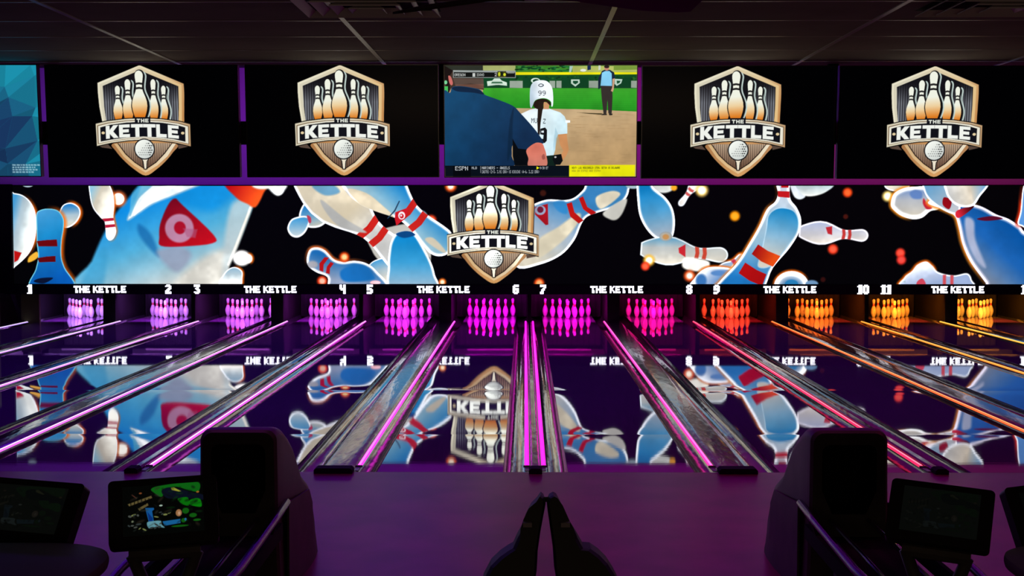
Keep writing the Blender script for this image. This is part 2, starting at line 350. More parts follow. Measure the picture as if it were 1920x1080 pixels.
# ------------------------------------------------------------------ picture on the video wall: pins flying against black
BLUE, SKY, PALE, BEIGE, WHT = (20, 120, 205), (70, 160, 220), (176, 200, 214), (214, 206, 188), (240, 244, 250)
def paint_wall():
    c = Canvas(25, 348.5, 1958, 532.5, 1.25, (3, 3, 5))
    OR = (255, 110, 10)
    c.put(ellipse(54, 344, 12, 7), PALE, blur=1.5)
    # left cluster
    c.put(catmull([(112, 398), (120, 384), (135, 380), (149, 388), (152, 402), (143, 418), (128, 427), (114, 424), (108, 410)]), lin((128, 382), BLUE, (132, 425), BEIGE, .5, PALE), rim=2.2, blur=1.5, fringe=(6.5, OR, (1, -.2)))
    c.put(catmull([(14, 362), (28, 362), (44, 366), (58, 378), (67, 398), (69, 425), (64, 455), (52, 478), (28, 500), (14, 505)]), lin((22, 400), SKY, (60, 410), (232, 236, 232), .4, PALE), rim=2, blur=1.2, fringe=(6.5, OR, (1, 0)))
    c.put([(26, 470), (40, 474), (33, 488), (26, 492)], (200, 20, 20), blur=2)
    c.put(catmull([(54, 482), (68, 472), (72, 480), (64, 488), (52, 492)]), (255, 190, 60), blur=3)
    b = c.put(catmull([(69, 402), (76, 394), (92, 391), (110, 395), (120, 410), (120, 428), (116, 452), (115, 480), (121, 502), (138, 540), (56, 540), (66, 505), (71, 482), (69, 455), (69, 428)]), lin((72, 400), SKY, (112, 520), (8, 90, 180), .35, (28, 140, 205)), rim=1.8, rimc=(120, 215, 240), fringe=(8, OR, (1, -.1)))
    c.put([(69, 452), (72, 462), (108, 462), (107, 449), (88, 450)], (110, 8, 12), clip=b); c.put([(69, 484), (73, 492), (104, 491), (104, 480), (88, 481)], (100, 8, 14), clip=b)
    c.put(catmull([(62, 528), (74, 522), (98, 521), (90, 528), (78, 532)]), (10, 20, 50), clip=b, blur=2)
    # the large blurred pin
    big = c.put(catmull([(152, 540), (172, 490), (192, 445), (215, 405), (242, 372), (268, 344), (300, 330), (470, 330), (484, 350), (478, 382), (464, 420), (446, 465), (430, 500), (408, 545)], 5), lin((300, 372), (14, 140, 226), (352, 520), (206, 214, 214), .5, (84, 178, 222)), blur=8)
    c.put(catmull([(330, 360), (400, 345), (440, 360), (400, 395), (340, 380)]), (14, 146, 228), clip=big, blur=22, op=.8)
    c.put(catmull([(240, 412), (258, 372), (272, 344), (300, 338), (390, 338), (340, 362), (290, 382), (262, 400)]), (214, 224, 232), clip=big, blur=7)
    c.put(catmull([(300, 352), (335, 346), (300, 366), (262, 396), (254, 402), (272, 372)]), (250, 252, 255), clip=big, blur=5)
    c.put(catmull([(255, 345), (290, 344), (262, 372), (245, 405)]), (90, 180, 220), clip=big, blur=4, op=.8)
    c.put(catmull([(150, 540), (180, 480), (200, 470), (190, 540)]), (60, 160, 210), clip=big, blur=12, op=.6)
    c.put(catmull([(262, 420), (285, 440), (300, 480), (285, 470), (262, 440)]), (20, 100, 170), clip=big, blur=10, op=.7)
    c.put(catmull([(296, 470), (340, 462), (360, 480), (335, 510), (310, 495)]), (150, 160, 185), clip=big, blur=14, op=.9)
    c.put(catmull([(360, 500), (410, 470), (440, 480), (420, 540), (330, 540)]), (220, 216, 206), clip=big, blur=20, op=.9)
    c.put(catmull([(440, 380), (478, 380), (450, 470), (420, 530), (424, 440)]), (200, 214, 218), clip=big, blur=14, op=.8)
    c.put([(472, 384), (478, 386), (446, 470), (430, 500), (428, 496)], (245, 235, 220), clip=big, blur=4, op=.9)
    t = c.put(catmull([(330, 372), (345, 385), (402, 440), (400, 456), (345, 462), (303, 461), (300, 445), (302, 420), (316, 386)], 4), lin((330, 372), (120, 8, 30), (380, 462), (206, 14, 30)), clip=big, blur=4)
    c.put(ellipse(338, 428, 27, 27), (196, 150, 185), blur=5, op=.9); c.put(ellipse(339, 427, 11, 12), (176, 16, 42), blur=4); c.put([(345, 428), (372, 430), (368, 446), (352, 444)], (176, 90, 130), blur=4, op=.6)
    c.put(catmull([(424, 338), (505, 338), (497, 362), (482, 388), (466, 382), (445, 370)]), lin((430, 350), (190, 10, 20), (480, 380), (255, 90, 30)), blur=5)
    c.put(catmull([(500, 340), (540, 343), (536, 358), (524, 367), (510, 358)]), WHT, blur=5); c.put(ellipse(495, 347, 20, 8), (235, 235, 228), blur=5)
    c.put(ellipse(525, 356, 10, 10), (225, 232, 234), blur=4, rim=2)
    c.put(ellipse(455, 484, 17, 15), (235, 232, 232), blur=6); c.put(ellipse(467, 485, 8, 9), (240, 228, 222), blur=3, fringe=(5, OR, (1, -.2)))
    c.put(catmull([(412, 535), (420, 515), (432, 503), (444, 501), (455, 508), (456, 520), (450, 540)]), lin((436, 503), (150, 190, 215), (436, 532), (246, 240, 232)), rim=2, blur=2, fringe=(5, OR, (1, 0)))
    # hanging upside-down pin and glow
    c.dot(224, 373, 12.5, (255, 120, 60), (255, 248, 235)); c.put(ellipse(224, 373, 11, 11), (255, 250, 240), blur=2)
    p = c.put(catmull([(171, 338), (170, 365), (176, 390), (190, 408), (197, 415), (199, 430), (200, 444), (206, 451), (214, 447), (219, 434), (216, 418), (214, 405), (216, 385), (214, 362), (207, 345), (200, 336)]), lin((172, 360), (150, 200, 225), (214, 380), (240, 238, 228), .35, BEIGE), rim=1.6, blur=1.5, fringe=(5, OR, (1, 0)))
    for y in (412, 424): c.put([(192, y-2), (218, y-4), (219, y+1), (192, y+4)], (190, 30, 60), clip=p, blur=1.5)
    # small pin behind
    c.put(catmull([(563, 405), (570, 385), (585, 370), (600, 367), (616, 385), (620, 408), (605, 424), (585, 427), (570, 420)]), lin((590, 380), BLUE, (600, 425), BEIGE, .5, (110, 170, 210)), rim=3.5, blur=2)
    c.put(catmull([(541, 428), (548, 412), (562, 406), (576, 405), (584, 412), (576, 434), (562, 445), (548, 442)]), lin((560, 410), SKY, (560, 445), (214, 220, 222)), rim=3, blur=2)
    c.put(catmull([(578, 404), (585, 407), (586, 416), (582, 418)]), (200, 60, 90), blur=2)
    c.put(ellipse(790, 405, 14, 11), lin((780, 398), SKY, (800, 412), PALE), blur=4); c.dot(811, 413, 8.5, (255, 70, 30), (255, 140, 90))
    # pins behind the upright one
    c.put(catmull([(696, 440), (700, 470), (715, 490), (735, 500), (800, 480), (810, 490), (806, 450), (770, 420)]), (200, 198, 190), blur=3)
    c.put(catmull([(690, 505), (705, 488), (735, 486), (738, 530), (722, 528), (705, 520)]), lin((710, 488), SKY, (720, 525), (220, 214, 200), .5, PALE), rim=2, blur=2)
    # two large pins falling toward the crest
    q = c.pin((558, 300), (775, 502), lin((620, 350), (226, 214, 190), (700, 440), (206, 206, 204), .5, (222, 208, 180)), 1.15, rim=4, stripes=((.60, .645), (.685, .73)), sc=(205, 24, 16))
    c.put(catmull([(588, 348), (622, 344), (640, 360), (612, 366)]), (110, 165, 200), clip=q, blur=5)
    c.put(catmull([(606, 375), (650, 410), (690, 436), (640, 425), (612, 395)]), (186, 186, 184), clip=q, blur=4)
    c.put([(690, 425), (698, 415), (692, 428), (689, 432)], (205, 24, 16), clip=q, blur=1)
    q = c.pin((630, 268), (847, 472), lin((700, 430), (214, 208, 198), (765, 355), (20, 130, 205), .55, (140, 190, 215)), 1.12, rim=5, stripes=((.60, .645), (.695, .74)), sc=(205, 24, 16))
    c.put(catmull([(655, 354), (690, 362), (720, 385), (742, 408), (728, 420), (700, 404), (672, 378)]), (226, 212, 184), clip=q, blur=3)
    c.put(catmull([(650, 356), (676, 388), (706, 412), (744, 424), (748, 430), (700, 420), (664, 386)]), (176, 178, 180), clip=q, blur=3)
    c.put(catmull([(800, 450), (830, 472), (838, 470), (815, 446)]), (214, 204, 182), clip=q, blur=4)
    c.put([(766, 391), (768, 393), (759, 412), (744, 422), (728, 412), (752, 400)][0:3]+[(742, 408)], (205, 24, 30), op=0)
    c.put([(744, 398), (768, 389), (766, 402), (757, 414), (746, 423), (743, 410)], (214, 28, 40), blur=1)
    c.put(ellipse(756, 404, 6.5, 7.5), (236, 220, 226), blur=1); c.put(ellipse(756, 405, 4, 4.5), (214, 28, 40), blur=1); c.put(ellipse(755, 404, 1.8, 2), (236, 220, 226), blur=1)
    c.put([(751, 376), (753, 377), (744, 396), (730, 410), (729, 409), (742, 394)], (40, 70, 100), blur=1)
    # upright blue pin
    q = c.put(catmull([(736, 452), (745, 438), (762, 433), (780, 438), (796, 462), (811, 492), (818, 515), (822, 545), (736, 545), (730, 500), (732, 470)]), lin((775, 440), (8, 135, 208), (775, 535), (150, 185, 210), .55, (60, 160, 215)), rim=4)
    c.put(catmull([(745, 438), (770, 432), (782, 440), (760, 446)]), (10, 70, 130), clip=q, blur=3)
    # lower pin with its head to the side
    q = c.put(catmull([(577, 486), (583, 468), (597, 464), (612, 470), (628, 486), (645, 491), (668, 489), (690, 494), (708, 508), (726, 540), (626, 545), (616, 520), (596, 511), (581, 500)]), lin((660, 492), (30, 110, 185), (650, 530), (150, 165, 195)), rim=4.5, fringe=(6, (255, 130, 60), (0, -1)))
    c.put(catmull([(640, 510), (660, 498), (685, 499), (702, 515), (700, 525), (650, 528)]), (26, 112, 190), clip=q, blur=6)
    c.put([(611, 482), (619, 483), (609, 496), (608, 510), (601, 507), (601, 494)], (190, 20, 26), clip=q, blur=1.5); c.put([(622, 491), (628, 494), (621, 503), (620, 514), (613, 512), (615, 500)], (190, 20, 26), clip=q, blur=1.5)
    c.put(ellipse(588, 496, 10, 7), (170, 170, 180), clip=q, blur=6); c.put(ellipse(706, 530, 10, 4), (255, 190, 200), blur=3)
    for x, y, r, co, k in ((648, 482, 8, (255, 70, 10), (255, 220, 150)), (606, 527, 8, (255, 60, 20), (255, 200, 170)), (848, 349, 9, (255, 90, 20), (255, 236, 210)), (832, 529, 6, (255, 110, 20), (255, 230, 190)),
                           (1014, 531, 8, (255, 80, 20), (255, 190, 120)), (1021, 362, 5, (60, 22, 14), None)): c.dot(x, y, r, co, k)
    # right of the crest
    q = c.put(catmull([(990, 392), (1005, 382), (1030, 374), (1062, 375), (1080, 370), (1096, 356), (1110, 340), (1180, 336), (1182, 356), (1176, 372), (1160, 387), (1125, 398), (1104, 406), (1093, 420), (1080, 450), (1055, 478), (1015, 496), (970, 500), (960, 440)], 5), lin((1050, 376), (56, 130, 190), (1010, 490), (214, 206, 186), .45, (160, 182, 205)), rim=4)
    c.put(catmull([(1012, 450), (1050, 425), (1085, 400), (1090, 412), (1060, 450), (1010, 485)]), (220, 210, 184), clip=q, blur=6)
    c.put(catmull([(1040, 380), (1062, 378), (1066, 400), (1050, 396)]), (50, 135, 200), clip=q, blur=5)
    c.put(catmull([(1120, 370), (1150, 358), (1165, 366), (1130, 392)]), (224, 214, 190), clip=q, blur=4)
    c.put([(1065, 382), (1075, 379), (1080, 398), (1097, 413), (1088, 419), (1072, 406)], (190, 22, 18), clip=q); c.put([(1088, 372), (1096, 368), (1104, 388), (1121, 398), (1112, 404), (1096, 392)], (190, 20, 20), clip=q)
    c.put([(1006, 388), (1030, 382), (1031, 421), (1026, 422), (1006, 402)], (170, 20, 32), clip=q, blur=1.2); c.put(ellipse(1016, 394, 10, 9), (150, 180, 210), blur=1.5, op=.9); c.put(ellipse(1016, 393, 6, 6), (110, 26, 50), blur=1.5)
    c.put(catmull([(1134, 398), (1176, 372), (1172, 395), (1160, 411), (1146, 411)]), (206, 204, 196), blur=4)
    c.put(ellipse(1190, 348, 14, 6), PALE, blur=3); c.put(ellipse(1246, 350, 20, 12), (214, 218, 214), blur=4); c.dot(1266, 352, 5, (255, 170, 40))
    q = c.put(catmull([(1198, 336), (1198, 380), (1204, 410), (1220, 436), (1240, 450), (1262, 446), (1268, 420), (1264, 392), (1250, 370), (1228, 352), (1222, 336)]), lin((1225, 352), (14, 128, 198), (1240, 440), (170, 184, 200), .5, (80, 160, 210)), rim=4.5)
    q = c.pin((1204, 466), (1368, 479), lin((1250, 445), (96, 165, 205), (1250, 492), (222, 214, 198), .4, (190, 196, 196)), 1.05, rim=2.5, blur=2, sc=(206, 60, 40), rimc=(220, 232, 240))
    c.put([(1275, 465), (1288, 458), (1288, 482), (1276, 474)], (206, 40, 50), clip=q, blur=2)
    c.put(ellipse(1251, 443, 12, 9), (186, 180, 168), blur=2, rim=2, rimc=(160, 170, 175)); c.put(ellipse(1251, 444, 6, 5), (206, 150, 90), blur=3)
    c.put(catmull([(1282, 492), (1290, 482), (1325, 487), (1334, 495), (1326, 508), (1300, 508), (1284, 502)]), (236, 232, 222), blur=5)
    q = c.pin((1322, 322), (1276, 386), (226, 220, 216), .95, rim=2, blur=3, stripes=((.5, .56), (.62, .68)), sc=(206, 70, 70))
    for x, y, r, co, k in ((1220, 488, 9, (255, 190, 60), (255, 252, 225)), (1213, 499, 7, (255, 60, 30), (255, 110, 70)), (1296, 517, 9, (255, 90, 30), (255, 240, 220)), (1380, 405, 8, (255, 150, 10), (255, 176, 40)),
                           (1318, 357, 10, (255, 210, 110), (255, 252, 235)), (1590, 361, 7.5, (255, 70, 20), (255, 110, 50)), (1665, 368, 8.5, (255, 220, 120), (255, 255, 220)), (1587, 406, 4, (70, 20, 14), None),
                           (1564, 467, 8, (255, 60, 30), (255, 100, 70)), (1690, 474, 7.5, (255, 60, 40), (255, 90, 70)), (1692, 487, 7.5, (235, 50, 40), (240, 80, 70)), (1546, 524, 4, (50, 14, 12), None)): c.dot(x, y, r, co, k)
    c.pin((1345, 515), (1396, 478), (150, 180, 215), 1.1, rim=2.5, blur=3, stripes=((.6, .72),), sc=(196, 40, 70), fringe=(5, OR, (0, -1)))
    c.put(catmull([(1300, 545), (1306, 520), (1325, 503), (1350, 500), (1380, 505), (1400, 520), (1405, 545)]), lin((1330, 505), (226, 232, 245), (1360, 532), (60, 120, 200)), rim=4, blur=2, fringe=(5, OR, (-.2, -1)))
    c.put(ellipse(1318, 526, 10, 12), (60, 120, 190), blur=6); c.put(ellipse(1350, 512, 14, 5), (90, 140, 205), blur=4)
    # long pin with its head low
    q = c.put(catmull([(1457, 338), (1460, 362), (1455, 378), (1440, 392), (1425, 425), (1408, 455), (1385, 492), (1352, 528), (1340, 548), (1425, 548), (1452, 502), (1482, 466), (1500, 436), (1504, 412), (1496, 390), (1484, 374), (1482, 352), (1484, 338)], 5), lin((1470, 350), (205, 214, 228), (1420, 530), (30, 120, 195), .6, (150, 190, 215)), rim=4.5, fringe=(6, (255, 140, 40), (-1, -.3)))
    o = c.put(catmull([(1438, 430), (1442, 404), (1456, 391), (1474, 389), (1492, 396), (1500, 415), (1496, 438), (1478, 464), (1450, 498), (1424, 500), (1430, 470)]), lin((1472, 392), (22, 132, 196), (1452, 490), (222, 214, 200), .55, (140, 184, 212)), blur=2, rim=2, rimc=(180, 214, 236))
    c.put([(1459, 358), (1482, 359), (1482, 371), (1460, 369)], (200, 24, 30), clip=q); c.put([(1466, 345), (1480, 345), (1480, 352), (1466, 352)], (200, 24, 30), clip=q)
    c.put([(1424, 458), (1442, 470), (1466, 480), (1452, 500), (1430, 490), (1412, 476)], lin((1416, 470), (160, 14, 18), (1450, 490), (240, 80, 20)), clip=q)
    c.put([(1400, 492), (1422, 506), (1440, 514), (1432, 536), (1408, 526), (1388, 512)], (176, 14, 16), clip=q)
    c.put(catmull([(1483, 345), (1500, 345), (1512, 366), (1502, 374), (1490, 368)]), (214, 222, 230), blur=3); c.put(catmull([(1495, 340), (1562, 344), (1550, 360), (1525, 368), (1505, 364)]), lin((1520, 348), (186, 206, 214), (1520, 368), (236, 238, 232)), blur=3)
    q = c.pin((1500, 434), (1630, 442), lin((1550, 416), (180, 190, 222), (1550, 456), (226, 216, 204)), 1.08, rim=2.8, blur=2, sc=(196, 44, 40), rimc=(232, 228, 240))
    c.put([(1550, 426), (1562, 424), (1562, 440), (1554, 438)], (190, 40, 50), clip=q, blur=2)
    q = c.put(ellipse(1487, 537, 33, 29), (120, 160, 200), rim=11, rimc=(244, 246, 252), blur=2, fringe=(5, OR, (-.3, -1))); c.put(ellipse(1487, 533, 13, 9), (40, 130, 190), blur=2)
    c.put(ellipse(1525, 532, 12, 7), (110, 150, 190), blur=4)
    q = c.put(catmull([(1696, 540), (1698, 520), (1712, 508), (1722, 496), (1738, 490), (1750, 498), (1762, 510), (1790, 516), (1815, 512), (1824, 524), (1822, 542)]), lin((1740, 494), (232, 236, 248), (1750, 530), (160, 180, 220)), rim=2.5, blur=3, fringe=(5.5, OR, (-1, -.4)))
    for x in (1773, 1787): c.put([(x-3, 515), (x+3, 515), (x+3, 535), (x-3, 535)], (214, 80, 90), clip=q, blur=3)
    c.put(catmull([(1722, 528), (1732, 522), (1738, 534), (1722, 538)]), (206, 70, 90), clip=q, blur=2)
    # right cluster
    c.put(ellipse(1682, 347, 24, 12), (222, 214, 196), rim=2, blur=2)
    q = c.put(catmull([(1671, 384), (1676, 364), (1694, 353), (1716, 350), (1738, 352), (1768, 378), (1760, 392), (1745, 396), (1730, 408), (1712, 411), (1692, 405), (1678, 395)]), lin((1712, 356), (120, 150, 200), (1712, 405), (214, 206, 190), .4, (180, 184, 192)), rim=7, rimc=(246, 248, 252), blur=2, fringe=(6, (255, 150, 30), (-1, -.1)))
    c.put(catmull([(1706, 362), (1716, 356), (1728, 360), (1728, 372), (1712, 372)]), (96, 130, 190), clip=q, blur=5)
    c.put(catmull([(1732, 372), (1738, 380), (1748, 390), (1738, 392), (1731, 382)]), (196, 30, 50), blur=3)
    q = c.put(catmull([(1740, 380), (1768, 392), (1790, 404), (1798, 425), (1806, 458), (1822, 492), (1850, 530), (1862, 548), (2000, 548), (2000, 440), (1930, 438), (1912, 424), (1890, 410), (1868, 402), (1842, 388), (1815, 380), (1770, 366)], 5), lin((1925, 440), (4, 80, 158), (1850, 525), (128, 140, 162), .5, (30, 100, 180)), rim=6, rimc=(232, 226, 246), fringe=(7, (255, 150, 40), (-1, .2)))
    c.put(catmull([(1810, 410), (1826, 414), (1830, 450), (1850, 500), (1832, 488), (1814, 450)]), (170, 180, 210), clip=q, blur=8)
    c.put(catmull([(1832, 410), (1860, 405), (1880, 410), (1850, 414)]), (90, 12, 40), clip=q, blur=2)
    q = c.put(catmull([(1732, 338), (1732, 356), (1742, 374), (1766, 392), (1790, 402), (1800, 396), (1798, 372), (1775, 338)]), lin((1750, 350), (110, 165, 205), (1785, 392), (190, 196, 206)), rim=3)
    c.put(catmull([(1770, 370), (1784, 376), (1780, 392), (1768, 384)]), (150, 10, 24), blur=1.5); c.put(catmull([(1796, 394), (1824, 386), (1822, 392), (1800, 408), (1792, 404)]), lin((1796, 400), (226, 40, 60), (1822, 388), (60, 4, 10)), blur=1.5)
    c.put(catmull([(1776, 338), (1773, 360), (1784, 378), (1802, 388), (1824, 386), (1836, 370), (1852, 338)]), lin((1780, 360), (206, 206, 204), (1845, 350), (120, 170, 215), .6, (222, 210, 190)), rim=3.5, blur=1.5)
    c.put(catmull([(1908, 418), (1913, 395), (1918, 348), (1935, 348), (1940, 430), (1916, 424)]), (90, 150, 220), rim=2.5, fringe=(7, (255, 60, 20), (-1, 0)))
    c.put(catmull([(1696, 528), (1700, 526), (1700, 530)]), PALE)
    crest(c, 838.5, 327.0, .2053, .1995)
    return c

# ------------------------------------------------------------------ picture on the television: softball broadcast
def paint_game():
    c = Canvas(60, 45, 1835, 1045, 722/1775, (184, 152, 112))
    c.put([(60, 45), (1835, 45), (1835, 130), (60, 130)], (60, 130, 40)); 
    c.put([(410, 45), (715, 45), (715, 105), (410, 105)], (170, 178, 110), blur=3)
    for k in range(60):
        x, y = random.uniform(715, 1230), random.uniform(45, 105); c.put(ellipse(x, y, random.uniform(10, 34), random.uniform(4, 10), n=10), random.choice([(10, 70, 34), (30, 110, 50), (60, 140, 60), (16, 50, 24)]), blur=6)
    c.put([(1240, 50), (1835, 50), (1835, 105), (1240, 105)], (176, 186, 100), blur=5)
    for x0, x1, co in ((1480, 1500, (200, 210, 190)), (1378, 1410, (20, 40, 80)), (1620, 1835, (120, 150, 60))): c.put([(x0, 45), (x1, 45), (x1, 82), (x0, 88)], co, blur=4)
    c.put([(1215, 50), (1245, 50), (1230, 105), (1210, 105)], (170, 200, 190), blur=3); c.put(ellipse(1340, 88, 28, 12, n=14), (230, 235, 225), blur=3)
    c.put([(715, 104), (1835, 106), (1835, 124), (715, 130)], (236, 226, 20), blur=3)
    c.put([(415, 130), (1835, 126), (1835, 250), (415, 246)], (14, 74, 34), blur=3)
    for k in range(70):
        x = random.uniform(720, 1835); c.put(ellipse(x, random.uniform(150, 190), 12, 9, n=8), random.choice([(40, 110, 40), (8, 40, 20)]), blur=5, op=.7)
    for x0, x1 in ((418, 660), (785, 1020), (1142, 1388), (1545, 1780)): c.put([(x0, 152), (x1, 152), (x1, 246), (x0, 242)], (10, 66, 36), blur=2)
    for x0, x1 in ((662, 782), (1030, 1082), (1092, 1140), (1392, 1478), (1782, 1835)): c.put([(x0, 182), (x1, 182), (x1, 246), (x0, 244)], (150, 164, 150), blur=3)
    c.put([(452, 186), (500, 180), (520, 160), (570, 160), (590, 180), (636, 196), (638, 226), (560, 218), (530, 220), (458, 228)], (206, 226, 210), blur=3)
    c.put([(500, 190), (590, 190), (600, 205), (490, 205)], (60, 110, 80), blur=2)
    c.put(ellipse(900, 180, 42, 24), (206, 226, 210), blur=3); c.put(ellipse(905, 182, 30, 16), (12, 60, 40), blur=3)
    c.put([(1228, 170), (1306, 170), (1310, 200), (1268, 234), (1228, 205)], (200, 224, 206), blur=3); c.put([(1245, 182), (1292, 182), (1294, 198), (1268, 214), (1246, 202)], (20, 80, 50), blur=3)
    c.put([(1632, 165), (1702, 168), (1690, 205), (1650, 228), (1630, 210)], (190, 216, 200), blur=3); c.put([(1648, 180), (1685, 182), (1676, 200), (1652, 210)], (20, 80, 50), blur=3)
    c.put([(415, 246), (1835, 250), (1835, 458), (1400, 440), (415, 425)], lin((900, 250), (60, 166, 44), (900, 450), (30, 140, 30), .5, (46, 158, 38)), blur=3)
    for k in range(10): y = 265+k*18; c.put([(1050, y), (1835, y+4), (1835, y+9), (1050, y+6)], (60, 172, 50), blur=5, op=.35)
    c.put([(600, 424), (1400, 438), (1835, 458), (1835, 950), (600, 950)], lin((1400, 450), (196, 168, 128), (1500, 940), (186, 152, 106), .5, (186, 154, 112)), blur=3)
    for k in range(50):
        c.put(ellipse(random.uniform(1150, 1820), random.uniform(480, 930), random.uniform(20, 70), 4, n=8), (166, 134, 94), blur=8, op=.35)
    # umpire figure far off
    c.put([(1285, 466), (1520, 474), (1510, 486), (1400, 478)], (60, 52, 30), blur=3)
    c.put([(1502, 225), (1608, 225), (1612, 330), (1606, 470), (1590, 486), (1574, 470), (1566, 350), (1556, 478), (1530, 478), (1512, 340)], (52, 46, 44), blur=3)
    c.put([(1520, 478), (1560, 478), (1560, 490), (1508, 490)], (40, 36, 34), blur=2); c.put([(1578, 478), (1612, 474), (1612, 490), (1584, 492)], (40, 36, 34), blur=2)
    c.put([(1512, 95), (1536, 84), (1585, 84), (1625, 108), (1636, 160), (1608, 172), (1500, 178), (1494, 252), (1480, 258), (1480, 160)], (22, 36, 60), blur=3)
    c.put([(1512, 110), (1540, 96), (1580, 94), (1602, 116), (1606, 228), (1500, 226)], (130, 200, 236), blur=3)
    c.put([(1610, 165), (1632, 160), (1622, 258), (1614, 282), (1596, 272), (1608, 240)], (206, 160, 130), blur=3); c.put(ellipse(1556, 68, 22, 24), (190, 130, 110), blur=3); c.put(ellipse(1556, 56, 24, 14), (40, 30, 30), blur=3)
    # runner in white with helmet
    c.put([(700, 850), (720, 780), (830, 720), (1020, 850), (1062, 940), (700, 940)], (8, 12, 18), blur=4)
    c.put([(1000, 850), (1080, 850), (1090, 945), (990, 945)], (14, 34, 28), blur=3)
    c.put([(760, 480), (850, 440), (905, 428), (1020, 428), (1130, 465), (1170, 500), (1195, 560), (1196, 655), (1110, 664), (1090, 700), (1085, 800), (1070, 850), (990, 858), (960, 760), (780, 560)], lin((800, 500), (236, 246, 250), (1180, 700), (196, 226, 236)), blur=4)
    c.put([(1085, 600), (1110, 660), (1090, 760), (1072, 840), (1066, 760)], (160, 200, 216), blur=8, op=.6)
    c.put([(1110, 664), (1190, 658), (1200, 740), (1210, 800), (1190, 850), (1150, 905), (1120, 880), (1160, 810), (1130, 760)], (204, 142, 92), blur=4)
    c.put([(1176, 534), (1220, 536), (1222, 556), (1180, 560)], (236, 246, 250), blur=3)
    c.put([(1070, 850), (1140, 840), (1155, 900), (1130, 938), (1080, 938), (1060, 890)], (10, 14, 18), blur=4); c.put(ellipse(1086, 868, 10, 8), (200, 200, 200), blur=2)
    c.put([(975, 370), (1030, 380), (1025, 436), (975, 436)], (206, 150, 104), blur=3)
    hel = catmull([(850, 400), (848, 300), (856, 230), (890, 188), (950, 176), (1010, 188), (1052, 240), (1064, 320), (1062, 400), (1048, 412), (1044, 370), (1010, 344), (960, 338), (900, 356), (876, 400), (862, 425)])
    c.put(hel, lin((856, 300), (190, 210, 226), (1060, 260), (236, 244, 250), .4, (236, 244, 250)), blur=3)
    c.put(catmull([(880, 400), (900, 360), (950, 342), (1005, 348), (1040, 375), (1038, 405), (1000, 372), (975, 380), (968, 440), (905, 430)]), (34, 22, 18), blur=3)
    c.put([(925, 370), (978, 370), (966, 440), (948, 560), (940, 668), (922, 660), (918, 560), (922, 440)], (36, 26, 22), blur=3)
    c.put(catmull([(925, 220), (950, 206), (978, 218), (966, 234), (940, 236)]), (70, 80, 90), blur=2); c.put(catmull([(933, 221), (950, 213), (968, 220), (958, 228), (942, 229)]), (236, 244, 250), blur=2)
    for x in (925, 964): text57(c, '9', x, 270, 44, (60, 66, 74), wf=1.0)
    text57(c, 'MU', 862, 516, 44, (40, 50, 60), .8); text57(c, 'Z', 972, 522, 44, (40, 50, 60), .7)
    c.put([(945, 612), (990, 600), (1008, 622), (1006, 720), (985, 742), (945, 726), (948, 700), (972, 704), (976, 668), (945, 662)], (18, 20, 26), blur=2); c.put([(955, 630), (978, 628), (978, 648), (955, 646)], (220, 232, 240), blur=2)
    # man in navy, nearest
    c.put([(60, 45), (415, 45), (418, 110), (424, 262), (330, 250), (120, 250), (95, 300), (60, 300)], (64, 50, 42), blur=5)
    c.put([(60, 45), (415, 45), (412, 110), (60, 90)], (46, 50, 42), blur=4); c.put([(60, 45), (140, 90), (100, 150), (110, 240), (95, 300), (60, 170)], (26, 18, 18), blur=6)
    c.put(catmull([(96, 138), (120, 146), (138, 200), (126, 222), (106, 200)]), (206, 110, 104), blur=4)
    c.put([(140, 160), (420, 165), (424, 225), (300, 205), (160, 225)], (96, 78, 70), blur=12, op=.8); c.put([(160, 215), (420, 210), (424, 250), (170, 250)], (150, 96, 80), blur=10, op=.5)
    c.put([(60, 230), (92, 230), (92, 300), (60, 302)], (70, 190, 90), blur=4); c.put(ellipse(72, 195, 14, 18), (120, 210, 150), blur=3)
    c.put(catmull([(40, 315), (110, 290), (130, 240), (190, 228), (300, 240), (390, 262), (430, 305), (540, 345), (690, 405), (760, 470), (880, 600), (950, 690), (975, 745), (905, 738), (830, 800), (790, 830), (690, 760), (680, 860), (660, 960), (40, 960)], 4), lin((100, 300), (18, 72, 112), (700, 800), (16, 44, 78), .5, (16, 60, 98)), blur=4)
    c.put(catmull([(130, 246), (190, 232), (300, 244), (390, 268), (424, 304), (330, 288), (180, 276)]), (12, 36, 64), blur=5)
    c.put(catmull([(700, 420), (690, 560), (684, 760), (640, 900), (660, 560)]), (10, 36, 62), blur=14, op=.8)
    c.put([(688, 700), (740, 790), (830, 800), (840, 945), (710, 945), (690, 860)], (6, 10, 16), blur=5)
    c.put(catmull([(815, 812), (850, 770), (905, 740), (962, 745), (985, 790), (1002, 850), (1000, 950), (840, 950), (835, 880)]), lin((880, 750), (226, 120, 100), (900, 940), (198, 120, 104)), blur=4)
    c.put(catmull([(960, 860), (980, 840), (992, 880), (968, 890)]), (150, 76, 70), blur=8, op=.8)
    # score bug
    c.put([(140, 86), (718, 92), (718, 156), (140, 154)], (150, 158, 156)); c.put([(146, 104), (712, 108), (712, 150), (146, 150)], (14, 18, 18))
    c.put([(550, 96), (630, 96), (630, 150), (550, 150)], (60, 60, 20)); c.put(ellipse(566, 122, 11, 20, n=12), (190, 200, 40)); c.put(ellipse(615, 126, 12, 14, n=12), (200, 210, 50)); c.put(ellipse(590, 118, 12, 22, n=12), (20, 30, 20))
    c.put([(320, 112), (345, 112), (345, 145), (320, 145)], (200, 204, 200)); text57(c, 'OREGON', 152, 116, 24, (216, 220, 216), .85); text57(c, 'IDAHO', 356, 116, 24, (216, 220, 216), .7)
    text57(c, '2', 524, 112, 28, (230, 230, 230)); c.put([(640, 108), (706, 108), (706, 116), (640, 116)], (130, 136, 130), blur=3)
